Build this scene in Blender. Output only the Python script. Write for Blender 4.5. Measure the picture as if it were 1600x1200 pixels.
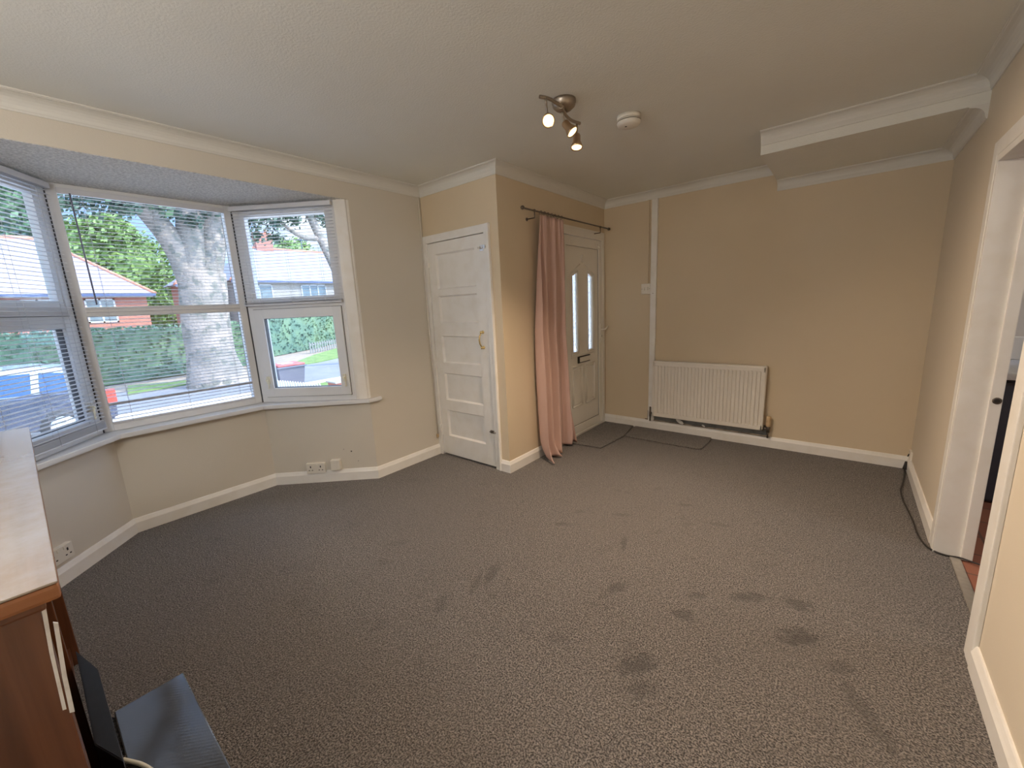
import bpy, bmesh, math, random
from mathutils import Vector, Matrix
S = bpy.context.scene
C = S.collection
random.seed(7)
PI = math.pi
for o in list(bpy.data.objects): bpy.data.objects.remove(o)

# ------------------------------------------------------------------ camera
CAM = Vector((0, 0, 1.3768)); YAW, PIT, ROL, F = -0.69153, -0.19155, -0.04711, 633.28
_f = Vector((math.sin(YAW)*math.cos(PIT), math.cos(YAW)*math.cos(PIT), math.sin(PIT)))
_r = Vector((math.cos(YAW), -math.sin(YAW), 0)); _u = _r.cross(_f)
_r2 = _r*math.cos(ROL)+_u*math.sin(ROL); _u2 = -_r*math.sin(ROL)+_u*math.cos(ROL)
cd = bpy.data.cameras.new('camera'); cam = bpy.data.objects.new('camera', cd); C.objects.link(cam)
M = Matrix((( _r2.x,_u2.x,-_f.x,CAM.x),(_r2.y,_u2.y,-_f.y,CAM.y),(_r2.z,_u2.z,-_f.z,CAM.z),(0,0,0,1)))
cam.matrix_world = M
cd.sensor_width = 36; cd.lens = 36*F/1600; cd.clip_start = 0.02; cd.clip_end = 500
S.camera = cam
def at(px, py, axis, val):
    """point of the photograph (1600x1200) on the plane axis=val"""
    d = _f + _r2*((px-800)/F) - _u2*((py-600)/F)
    t = (val-CAM[axis])/d[axis]
    return CAM+d*t

# ------------------------------------------------------------------ view, world, sun
S.view_settings.view_transform = 'Standard'; S.view_settings.look = 'None'
S.view_settings.exposure = 0.0; S.view_settings.gamma = 1.0; S.view_settings.use_curve_mapping = False
S.cycles.max_bounces = 14; S.cycles.diffuse_bounces = 7; S.cycles.transparent_max_bounces = 24
S.cycles.sample_clamp_indirect = 8; S.cycles.use_denoising = True
SKY = 9.0; SUN = 6.0; SPOT = 100.0; KITCH = 55.0; FILL_GLOBE = 46.0
w = bpy.data.worlds.new('sky'); S.world = w; w.use_nodes = True
nt = w.node_tree; nt.nodes.clear(); N = nt.nodes.new; Lk = nt.links.new
tc = N('ShaderNodeTexCoord'); sp = N('ShaderNodeSeparateXYZ'); Lk(tc.outputs['Generated'], sp.inputs[0])
rp = N('ShaderNodeValToRGB'); Lk(sp.outputs['Z'], rp.inputs[0])
rp.color_ramp.elements[0].position = 0.0; rp.color_ramp.elements[0].color = (0.36,0.56,0.92,1)
rp.color_ramp.elements[1].position = 0.6; rp.color_ramp.elements[1].color = (0.26,0.46,0.92,1)
no = N('ShaderNodeTexNoise'); no.inputs['Scale'].default_value = 3.2; no.inputs['Detail'].default_value = 7; no.inputs['Roughness'].default_value = .55
mp = N('ShaderNodeMapping'); mp.inputs['Scale'].default_value = (1,1,3.2); Lk(tc.outputs['Generated'], mp.inputs[0]); Lk(mp.outputs[0], no.inputs[0])
cr = N('ShaderNodeValToRGB'); Lk(no.outputs[0], cr.inputs[0]); cr.color_ramp.elements[0].position = .47; cr.color_ramp.elements[1].position = .66
mx = N('ShaderNodeMixRGB'); Lk(cr.outputs[0], mx.inputs[0]); Lk(rp.outputs[0], mx.inputs[1]); mx.inputs[2].default_value = (1,1,1,1)
bg = N('ShaderNodeBackground'); Lk(mx.outputs[0], bg.inputs[0]); 
# clear sky: brighter round the sun (behind the house) and overhead than low down over the street
vd = N('ShaderNodeVectorMath'); vd.operation = 'DOT_PRODUCT'; Lk(tc.outputs['Generated'], vd.inputs[0]); vd.inputs[1].default_value = (0.61,0.40,0.68)
ms = N('ShaderNodeMapRange'); ms.interpolation_type = 'SMOOTHSTEP'; ms.inputs[1].default_value = -.35; ms.inputs[2].default_value = .9; ms.inputs[3].default_value = .20*SKY; ms.inputs[4].default_value = SKY
Lk(vd.outputs['Value'], ms.inputs[0]); Lk(ms.outputs[0], bg.inputs[1])
wo = N('ShaderNodeOutputWorld'); Lk(bg.outputs[0], wo.inputs[0])

sd = bpy.data.lights.new('sun', 'SUN'); sd.energy = SUN; sd.angle = 0.01; sd.color = (1,.93,.82)
sun = bpy.data.objects.new('sun', sd); C.objects.link(sun)
sun.rotation_euler = Vector((0.74,0.50,0.85)).to_track_quat('Z','Y').to_euler()
sun.location = (6,4,12)

# ------------------------------------------------------------------ materials
def mat(name, col, rough=.6, metal=0, spec=.5, n1=None, bump=None, emit=None, coat=0, bump2=None, coord='Object', mott=None):
    """n1=(scale,amount,colour2,low,high) mixes a second colour by noise; bump=(scale,strength,distance)"""
    m = bpy.data.materials.new(name); m.use_nodes = True
    t = m.node_tree; b = t.nodes['Principled BSDF']
    b.inputs['Base Color'].default_value = (*col,1); b.inputs['Roughness'].default_value = rough
    b.inputs['Metallic'].default_value = metal; b.inputs['Specular IOR Level'].default_value = spec
    b.inputs['Coat Weight'].default_value = coat
    co = t.nodes.new('ShaderNodeTexCoord').outputs[coord]
    last = None
    for spec_ in [x for x in (n1, mott) if x]:
        sc, lo, hi, c2, amt = spec_
        nz = t.nodes.new('ShaderNodeTexNoise'); nz.inputs['Scale'].default_value = sc; nz.inputs['Detail'].default_value = 4
        t.links.new(co, nz.inputs['Vector'])
        r = t.nodes.new('ShaderNodeMapRange'); r.inputs[1].default_value = lo; r.inputs[2].default_value = hi; r.inputs[4].default_value = amt
        t.links.new(nz.outputs[0], r.inputs[0])
        x = t.nodes.new('ShaderNodeMixRGB'); t.links.new(r.outputs[0], x.inputs[0])
        if last: t.links.new(last, x.inputs[1])
        else: x.inputs[1].default_value = (*col,1)
        x.inputs[2].default_value = (*c2,1); last = x.outputs[0]
    if last: t.links.new(last, b.inputs['Base Color'])
    prev = None
    for bb in [x for x in (bump, bump2) if x]:
        nz = t.nodes.new('ShaderNodeTexNoise'); nz.inputs['Scale'].default_value = bb[0]; nz.inputs['Detail'].default_value = 3
        t.links.new(co, nz.inputs['Vector'])
        bp = t.nodes.new('ShaderNodeBump'); bp.inputs['Strength'].default_value = bb[1]; bp.inputs['Distance'].default_value = bb[2]
        t.links.new(nz.outputs[0], bp.inputs['Height'])
        if prev: t.links.new(prev, bp.inputs['Normal'])
        prev = bp.outputs[0]
    if prev: t.links.new(prev, b.inputs['Normal'])
    if emit:
        b.inputs['Emission Color'].default_value = (*emit[0],1); b.inputs['Emission Strength'].default_value = emit[1]
    return m
WALLC = (.66,.56,.415)
m_wall = mat('wall_paint', WALLC, .75, spec=.3, n1=(1.3,.4,.7,(.62,.51,.355),.5), bump=(160,.10,.004), bump2=(3,.08,.02))
m_wallbay = mat('bay_wall_paint', (.64,.60,.53), .75, spec=.3, n1=(1.3,.4,.7,(.61,.57,.495),.5), bump=(160,.10,.004), bump2=(3,.08,.02))
m_ceil = mat('ceiling_paint', (.76,.765,.72), .85, spec=.2, n1=(2.2,.4,.7,(.73,.73,.68),.6), bump=(110,.28,.006), bump2=(5,.1,.02))
m_wallright = mat('right_wall_light_tint', (.68,.61,.50), .75, spec=.3, n1=(1.3,.4,.7,(.65,.575,.455),.5), bump=(160,.10,.004), bump2=(3,.08,.02))  # wall paint tinted paler and less yellow to offset the warm lamp light
m_artex = mat('stippled_plaster', (.82,.815,.78), .85, spec=.2, n1=(75,.42,.58,(.60,.595,.57),.8), bump=(55,1.0,.02), bump2=(170,.6,.006))
m_trim = mat('white_gloss_paint', (.82,.81,.785), .38, n1=(9,.45,.75,(.70,.66,.58),.4), bump=(25,.05,.004))
m_cove = mat('coving_plaster', (.70,.695,.655), .7, spec=.3, bump=(60,.06,.003))
m_upvc = mat('white_upvc', (.72,.73,.74), .3, n1=(6,.5,.8,(.66,.67,.68),.4))
m_updoor = mat('white_upvc_door', (.82,.80,.75), .32, n1=(5,.5,.8,(.74,.71,.63),.4))
m_gasket = mat('dark_gasket', (.06,.06,.065), .6, n1=(30,.4,.7,(.09,.09,.09),.6))
m_blind = mat('blind_aluminium', (.64,.65,.68), .4, n1=(8,.5,.8,(.58,.59,.62),.4))
m_cord = mat('blind_cord', (.55,.56,.58), .8, n1=(40,.4,.7,(.48,.48,.5),.5))
m_wand = mat('smoky_plastic', (.16,.17,.24), .3, n1=(20,.4,.7,(.2,.2,.26),.5))
m_chrome = mat('chrome', (.78,.77,.75), .22, metal=1, n1=(30,.5,.8,(.65,.64,.6),.4))
m_nickel = mat('brushed_nickel', (.42,.37,.31), .38, metal=1, n1=(60,.4,.7,(.36,.31,.26),.5))
m_brass = mat('brass', (.80,.62,.30), .22, metal=1, n1=(30,.5,.8,(.6,.45,.2),.5))
m_darkmetal = mat('dark_metal', (.16,.14,.12), .4, metal=.8, n1=(50,.4,.7,(.25,.2,.16),.5))
m_plastic = mat('white_plastic', (.76,.73,.66), .35, n1=(8,.5,.8,(.7,.66,.58),.5))
m_black = mat('black_plastic', (.012,.012,.014), .42, n1=(40,.4,.7,(.02,.02,.022),.6))
m_hole = mat('dark_socket_hole', (.02,.018,.016), .8, n1=(40,.4,.7,(.03,.03,.03),.6))
m_rad = mat('radiator_enamel', (.80,.765,.70), .32, n1=(5,.5,.8,(.75,.71,.63),.4))
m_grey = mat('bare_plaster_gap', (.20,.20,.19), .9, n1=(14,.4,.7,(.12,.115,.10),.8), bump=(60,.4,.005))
m_copper = mat('painted_copper_pipe', (.40,.33,.25), .45, metal=.3, n1=(14,.42,.6,(.12,.09,.07),.8))
m_cap = mat('aged_cream_plastic', (.62,.46,.28), .4, n1=(30,.4,.7,(.5,.36,.2),.6))
m_tissue = mat('crumpled_white_paper', (.85,.84,.80), .9, bump=(40,.5,.01))
m_cable = mat('black_cable_rubber', (.02,.018,.018), .5, n1=(60,.4,.7,(.04,.035,.03),.5))
m_cream = mat('cream_cable_sheath', (.74,.72,.60), .4, n1=(30,.4,.7,(.66,.64,.5),.5))
m_alu = mat('aluminium_strip', (.50,.47,.42), .35, metal=.7, n1=(40,.4,.7,(.36,.33,.29),.5))
m_lcd = mat('smoke_alarm_slot', (.10,.08,.07), .7, n1=(40,.4,.7,(.14,.12,.1),.5))
m_kit = mat('dark_grey_cabinet', (.055,.062,.085), .45, n1=(20,.4,.7,(.07,.075,.1),.5))
m_work = mat('pale_worktop', (.62,.62,.62), .35, n1=(70,.4,.7,(.5,.5,.5),.7))
m_kwall = mat('kitchen_wall_paint', (.74,.70,.66), .8, n1=(3,.4,.7,(.7,.66,.62),.5), bump=(90,.1,.003))
m_bulb = mat('lit_bulb_glass', (1,.9,.7), .3, emit=((1.0,.70,.30), 4.0))
m_ring = mat('lamp_reflector_rim', (.55,.40,.26), .3, metal=.9, n1=(40,.4,.7,(.5,.33,.2),.5))
# curtain: woven cotton
m_curt = mat('dusty_pink_cotton', (.60,.42,.37), .85, spec=.15, n1=(4,.4,.7,(.56,.385,.335),.6), bump=(350,.3,.002))
# glass
def glassmat(name, tint=(.96,.98,.97), gl=.07, rough=0.0, bump=None):
    m = bpy.data.materials.new(name); m.use_nodes = True; t = m.node_tree; t.nodes.clear()
    tr = t.nodes.new('ShaderNodeBsdfTransparent'); tr.inputs[0].default_value = (*tint,1)
    g = t.nodes.new('ShaderNodeBsdfGlossy'); g.inputs['Roughness'].default_value = rough; g.inputs[0].default_value = (1,1,1,1)
    lw = t.nodes.new('ShaderNodeLayerWeight'); lw.inputs[0].default_value = .5
    pw = t.nodes.new('ShaderNodeMath'); pw.operation = 'POWER'; pw.inputs[1].default_value = 5; t.links.new(lw.outputs['Facing'], pw.inputs[0])
    ma = t.nodes.new('ShaderNodeMath'); ma.operation = 'MULTIPLY_ADD'; ma.inputs[1].default_value = .9; ma.inputs[2].default_value = .04; t.links.new(pw.outputs[0], ma.inputs[0])
    x = t.nodes.new('ShaderNodeMixShader'); t.links.new(ma.outputs[0], x.inputs[0]); t.links.new(tr.outputs[0], x.inputs[1]); t.links.new(g.outputs[0], x.inputs[2])
    o = t.nodes.new('ShaderNodeOutputMaterial'); t.links.new(x.outputs[0], o.inputs[0]); return m
m_glass = glassmat('window_glass')
def obscure():
    m = bpy.data.materials.new('obscured_glass'); m.use_nodes = True; t = m.node_tree; b = t.nodes['Principled BSDF']
    b.inputs['Base Color'].default_value = (.95,.97,.95,1); b.inputs['Roughness'].default_value = .12; b.inputs['Transmission Weight'].default_value = 1; b.inputs['IOR'].default_value = 1.25
    v = t.nodes.new('ShaderNodeTexVoronoi'); v.inputs['Scale'].default_value = 130; co = t.nodes.new('ShaderNodeTexCoord'); t.links.new(co.outputs['Object'], v.inputs['Vector'])
    bp = t.nodes.new('ShaderNodeBump'); bp.inputs['Strength'].default_value = .9; bp.inputs['Distance'].default_value = .006
    t.links.new(v.outputs[0], bp.inputs['Height']); t.links.new(bp.outputs[0], b.inputs['Normal']); return m
m_obsc = obscure()
# carpet: speckled twist pile with flattened darker footprints and dents
def carpet(name, marks):
    m = bpy.data.materials.new(name); m.use_nodes = True; t = m.node_tree; b = t.nodes['Principled BSDF']
    b.inputs['Roughness'].default_value = .95; b.inputs['Specular IOR Level'].default_value = .1
    b.inputs['Sheen Weight'].default_value = .25; b.inputs['Sheen Roughness'].default_value = .5
    co = t.nodes.new('ShaderNodeTexCoord').outputs['Object']
    def noise(sc, det=2, rough=.5, dist=0):
        n = t.nodes.new('ShaderNodeTexNoise'); n.inputs['Scale'].default_value = sc; n.inputs['Detail'].default_value = det; n.inputs['Roughness'].default_value = rough; n.inputs['Distortion'].default_value = dist
        t.links.new(co, n.inputs['Vector']); return n.outputs[0]
    def ramp(i, a, bb, ca=0, cb=1):
        r = t.nodes.new('ShaderNodeMapRange'); r.inputs[1].default_value = a; r.inputs[2].default_value = bb; r.inputs[3].default_value = ca; r.inputs[4].default_value = cb; t.links.new(i, r.inputs[0]); return r.outputs[0]
    def math_(op, a, bb):
        n = t.nodes.new('ShaderNodeMath'); n.operation = op
        for k, s in ((0,a),(1,bb)):
            if isinstance(s,(int,float)): n.inputs[k].default_value = s
            else: t.links.new(s, n.inputs[k])
        return n.outputs[0]
    def mix(f, a, bb):
        n = t.nodes.new('ShaderNodeMixRGB')
        if isinstance(f,(int,float)): n.inputs[0].default_value = f
        else: t.links.new(f, n.inputs[0])
        for k, s in ((1,a),(2,bb)):
            if isinstance(s,tuple): n.inputs[k].default_value = (*s,1)
            else: t.links.new(s, n.inputs[k])
        return n.outputs[0]
    tuft = noise(170, 2, .6, .3)
    c = mix(ramp(tuft,.42,.60), (.024,.022,.022), (.34,.305,.285))
    c = mix(ramp(noise(55,3,.7),.35,.65,0,.42), c, (.055,.048,.045))
    # trodden patches
    sep = t.nodes.new('ShaderNodeSeparateXYZ'); t.links.new(co, sep.inputs[0])
    wob = ramp(noise(24,4,.7),.3,.7,-1.1,1.1)
    tot = math_('MAXIMUM', ramp(noise(5.5,4,.7),.58,.74,0,.45), ramp(noise(13,4,.7,1.0),.60,.72,0,.45))
    for (x,y,rx,ry,ang,amt) in marks:
        dx = math_('SUBTRACT', sep.outputs[0], x); dy = math_('SUBTRACT', sep.outputs[1], y)
        ca, sa = math.cos(ang), math.sin(ang)
        u = math_('DIVIDE', math_('ADD', math_('MULTIPLY',dx,ca), math_('MULTIPLY',dy,sa)), rx)
        v = math_('DIVIDE', math_('SUBTRACT', math_('MULTIPLY',dy,ca), math_('MULTIPLY',dx,sa)), ry)
        d = math_('ADD', math_('ADD', math_('MULTIPLY',u,u), math_('MULTIPLY',v,v)), wob)
        tot = math_('MAXIMUM', tot, ramp(d, .3, 1.7, amt, 0))
    c = mix(tot, c, mix(.72, c, (.030,.027,.026)))
    c = mix(ramp(noise(1.1,2),.4,.65,0,.25), c, (.14,.125,.115))
    t.links.new(c, b.inputs['Base Color'])
    bp = t.nodes.new('ShaderNodeBump'); bp.inputs['Strength'].default_value = 1.0; bp.inputs['Distance'].default_value = .012
    t.links.new(math_('SUBTRACT', tuft, math_('MULTIPLY', tot, .8)), bp.inputs['Height']); t.links.new(bp.outputs[0], b.inputs['Normal'])
    return m
MARKS = []
for px,py,rx,ry,an,am in [(1170,935,.075,.03,.6,.8),(1245,945,.06,.04,.2,.75),(1250,998,.075,.045,.7,.95),(1068,962,.05,.035,.3,.7),(1088,932,.05,.02,.8,.6),
      (965,920,.06,.03,1.2,.7),(975,850,.07,.015,1.9,.75),(995,1040,.04,.08,-.6,.8),(1002,1080,.03,.06,-.8,.6),(770,895,.03,.09,.3,.6),(745,910,.02,.08,.4,.5),
      (970,805,.06,.02,.5,.6),(880,820,.05,.02,.5,.5),(1070,790,.05,.02,.5,.5),(690,945,.03,.06,.6,.5),(600,880,.05,.03,.6,.35),(1310,1045,.05,.03,.6,.6),(1355,1120,.03,.12,.5,.6),(905,800,.04,.02,.5,.4),(870,1000,.05,.03,.6,.35),(1120,820,.07,.02,.3,.4),(620,850,.06,.03,.9,.35)]:
    p = at(px,py,2,0); MARKS.append((p.x,p.y,rx,ry,an,am))
m_carpet = carpet('grey_brown_carpet', MARKS)
m_mat = carpet('grey_brown_carpet_offcut', [])
# wood
def wood(name, c1, c2, rough, axis=0, wear=None, coat=.3):
    m = bpy.data.materials.new(name); m.use_nodes = True; t = m.node_tree; b = t.nodes['Principled BSDF']
    b.inputs['Roughness'].default_value = rough; b.inputs['Coat Weight'].default_value = coat; b.inputs['Coat Roughness'].default_value = .25
    co = t.nodes.new('ShaderNodeTexCoord').outputs['Object']; mp = t.nodes.new('ShaderNodeMapping')
    s = [22,22,22]; s[axis] = 1.3; mp.inputs['Scale'].default_value = s; t.links.new(co, mp.inputs[0])
    n = t.nodes.new('ShaderNodeTexNoise'); n.inputs['Scale'].default_value = 1.0; n.inputs['Detail'].default_value = 6; n.inputs['Distortion'].default_value = .6; t.links.new(mp.outputs[0], n.inputs[0])
    r = t.nodes.new('ShaderNodeValToRGB'); r.color_ramp.elements[0].position = .3; r.color_ramp.elements[1].position = .72
    r.color_ramp.elements[0].color = (*c1,1); r.color_ramp.elements[1].color = (*c2,1); t.links.new(n.outputs[0], r.inputs[0])
    out = r.outputs[0]
    if wear:
        n2 = t.nodes.new('ShaderNodeTexNoise'); n2.inputs['Scale'].default_value = 4; n2.inputs['Detail'].default_value = 8; n2.inputs['Roughness'].default_value = .7; t.links.new(co, n2.inputs[0])
        mr = t.nodes.new('ShaderNodeMapRange'); mr.inputs[1].default_value = .38; mr.inputs[2].default_value = .62; t.links.new(n2.outputs[0], mr.inputs[0])
        x = t.nodes.new('ShaderNodeMixRGB'); t.links.new(mr.outputs[0], x.inputs[0]); t.links.new(out, x.inputs[1]); x.inputs[2].default_value = (*wear,1); out = x.outputs[0]
    t.links.new(out, b.inputs['Base Color'])
    bp = t.nodes.new('ShaderNodeBump'); bp.inputs['Strength'].default_value = .15; bp.inputs['Distance'].default_value = .003; t.links.new(n.outputs[0], bp.inputs['Height']); t.links.new(bp.outputs[0], b.inputs['Normal'])
    return m
m_wood = wood('reddish_stained_pine', (.085,.030,.014), (.19,.070,.030), .26, 2, coat=.6)
m_woodh = wood('reddish_stained_pine_rail', (.085,.030,.014), (.18,.066,.028), .3, 1, coat=.5)
m_top = wood('worn_pine_top', (.30,.235,.19), (.38,.31,.27), .24, 0, wear=(.40,.38,.38), coat=1)
m_topedge = wood('pine_top_edge', (.24,.085,.03), (.36,.15,.06), .38, 1)

def screen():
    m = bpy.data.materials.new('glossy_smoky_plastic'); m.use_nodes = True; t = m.node_tree; b = t.nodes['Principled BSDF']
    b.inputs['Base Color'].default_value = (.055,.058,.060,1); b.inputs['Roughness'].default_value = .2; b.inputs['Coat Weight'].default_value = 1; b.inputs['Coat Roughness'].default_value = .08
    co = t.nodes.new('ShaderNodeTexCoord').outputs['Object']
    mp = t.nodes.new('ShaderNodeMapping'); mp.inputs['Rotation'].default_value = (0,0,math.radians(42)); t.links.new(co, mp.inputs[0])
    wv = t.nodes.new('ShaderNodeTexWave'); wv.inputs['Scale'].default_value = 28; t.links.new(mp.outputs[0], wv.inputs[0])
    n = t.nodes.new('ShaderNodeTexNoise'); n.inputs['Scale'].default_value = 60; t.links.new(co, n.inputs[0])
    r = t.nodes.new('ShaderNodeMapRange'); r.inputs[1].default_value=.3; r.inputs[2].default_value=.8; r.inputs[3].default_value = .07; r.inputs[4].default_value = .16; t.links.new(n.outputs[0], r.inputs[0]); t.links.new(r.outputs[0], b.inputs['Roughness'])
    bp = t.nodes.new('ShaderNodeBump'); bp.inputs['Strength'].default_value = .06; bp.inputs['Distance'].default_value = .001; t.links.new(wv.outputs[0], bp.inputs['Height']); t.links.new(bp.outputs[0], b.inputs['Normal'])
    t.links.new(bp.outputs[0], b.inputs['Coat Normal'])
    return m
m_screen = screen()
def brickmat(name, c1, c2, mortar, scale, axis='x', tile=False):
    m = bpy.data.materials.new(name); m.use_nodes = True; t = m.node_tree; b = t.nodes['Principled BSDF']; b.inputs['Roughness'].default_value = .85
    co = t.nodes.new('ShaderNodeTexCoord').outputs['Object']; s = t.nodes.new('ShaderNodeSeparateXYZ'); t.links.new(co, s.inputs[0]); cb = t.nodes.new('ShaderNodeCombineXYZ')
    if axis == 'y': t.links.new(s.outputs[1], cb.inputs[0]); t.links.new(s.outputs[2], cb.inputs[1])
    elif axis == 'z': t.links.new(s.outputs[0], cb.inputs[0]); t.links.new(s.outputs[1], cb.inputs[1])
    else: t.links.new(s.outputs[0], cb.inputs[0]); t.links.new(s.outputs[2], cb.inputs[1])
    br = t.nodes.new('ShaderNodeTexBrick'); br.inputs['Scale'].default_value = scale; br.inputs['Color1'].default_value = (*c1,1); br.inputs['Color2'].default_value = (*c2,1); br.inputs['Mortar'].default_value = (*mortar,1)
    br.inputs['Mortar Size'].default_value = .012
    if tile: br.offset = 0; br.inputs['Brick Width'].default_value = .5; br.inputs['Row Height'].default_value = .5
    t.links.new(cb.outputs[0], br.inputs[0]); t.links.new(br.outputs[0], b.inputs['Base Color']); return m
m_tile = brickmat('terracotta_floor_tiles', (.30,.12,.075), (.24,.09,.06), (.14,.08,.06), 2.2, 'z', True)
m_brick = brickmat('orange_red_brick', (.36,.13,.08), (.30,.10,.07), (.30,.24,.20), 3.5, 'y')
m_slate = mat('pinkish_roof_tiles', (.26,.215,.23), .8, n1=(1.5,.4,.7,(.21,.175,.19),.6), bump=(12,.3,.03))
m_slate2 = mat('grey_roof_tiles', (.24,.23,.26), .8, n1=(1.5,.4,.7,(.20,.19,.22),.6), bump=(12,.3,.03))
m_ridge = mat('terracotta_ridge', (.50,.20,.12), .8, n1=(4,.4,.7,(.4,.15,.1),.6))
m_render = mat('cream_render', (.26,.24,.21), .85, n1=(2,.4,.7,(.30,.28,.25),.5))
m_wfr = mat('white_house_window', (.45,.45,.45), .4, n1=(3,.4,.7,(.4,.4,.4),.4))
m_wgl = mat('dark_house_glass', (.09,.12,.13), .12, n1=(2,.4,.7,(.16,.2,.2),.6))
m_gutter = mat('dark_gutter', (.05,.07,.14), .4, n1=(5,.4,.7,(.07,.09,.16),.5))
m_bark = mat('mottled_bark', (.20,.18,.155), .9, n1=(1.6,.42,.6,(.34,.28,.235),.85), bump=(14,.7,.05), mott=(3.5,.52,.60,(.11,.12,.10),.8))
m_leafD = mat('dark_green_leaves', (.035,.07,.05), .6, n1=(3,.4,.65,(.07,.12,.06),.7))
m_leafM = mat('mid_green_leaves', (.05,.11,.05), .6, n1=(2.5,.4,.65,(.09,.17,.06),.7))
m_leafL = mat('yellow_green_leaves', (.12,.20,.05), .6, n1=(1.8,.4,.65,(.20,.29,.07),.8))
m_hedge = mat('hedge_leaves', (.07,.135,.085), .65, n1=(.9,.4,.65,(.13,.20,.09),.8))
m_grass = mat('verge_grass', (.11,.18,.04), .9, n1=(2.5,.4,.7,(.20,.25,.07),.8), bump=(60,.6,.03))
m_road = mat('asphalt', (.17,.17,.18), .9, n1=(1.5,.4,.7,(.22,.215,.215),.6), bump=(60,.3,.01))
m_pave = mat('pale_paving', (.62,.54,.46), .9, n1=(2,.4,.7,(.52,.45,.39),.6), bump=(30,.2,.01))
m_earth = mat('dry_earth', (.24,.18,.13), .95, n1=(3,.4,.7,(.32,.25,.18),.7))
m_carpaint = mat('dark_blue_car_paint', (.02,.028,.05), .25, coat=.8, n1=(3,.4,.7,(.045,.06,.12),.4))
m_carroof = mat('pale_car_roof', (.45,.50,.62), .25, coat=.8, n1=(3,.4,.7,(.40,.45,.57),.4))
m_carglass = mat('sky_blue_car_glass', (.04,.09,.20), .08, n1=(3,.4,.7,(.06,.11,.23),.4))  # blue of the reflected sky is put into the glass colour
m_red = mat('red_lens', (.60,.05,.03), .3, n1=(8,.4,.7,(.5,.03,.02),.5))
m_rubber = mat('tyre_rubber', (.02,.02,.02), .8, n1=(8,.4,.7,(.03,.03,.03),.5))
m_binb = mat('grey_bin_body', (.10,.10,.125), .6, n1=(5,.4,.7,(.13,.13,.15),.6))
m_binl = mat('red_bin_lid', (.32,.06,.05), .5, n1=(5,.4,.7,(.40,.14,.12),.7))
m_wfence = mat('white_picket_paint', (.48,.46,.41), .7, n1=(5,.4,.7,(.38,.36,.31),.6))
m_gfence = mat('weathered_picket_wood', (.20,.20,.19), .9, n1=(5,.4,.7,(.15,.15,.14),.6))
m_soffit = mat('cream_soffit_board', (.66,.61,.50), .7, n1=(3,.4,.7,(.6,.55,.45),.5))

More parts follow.
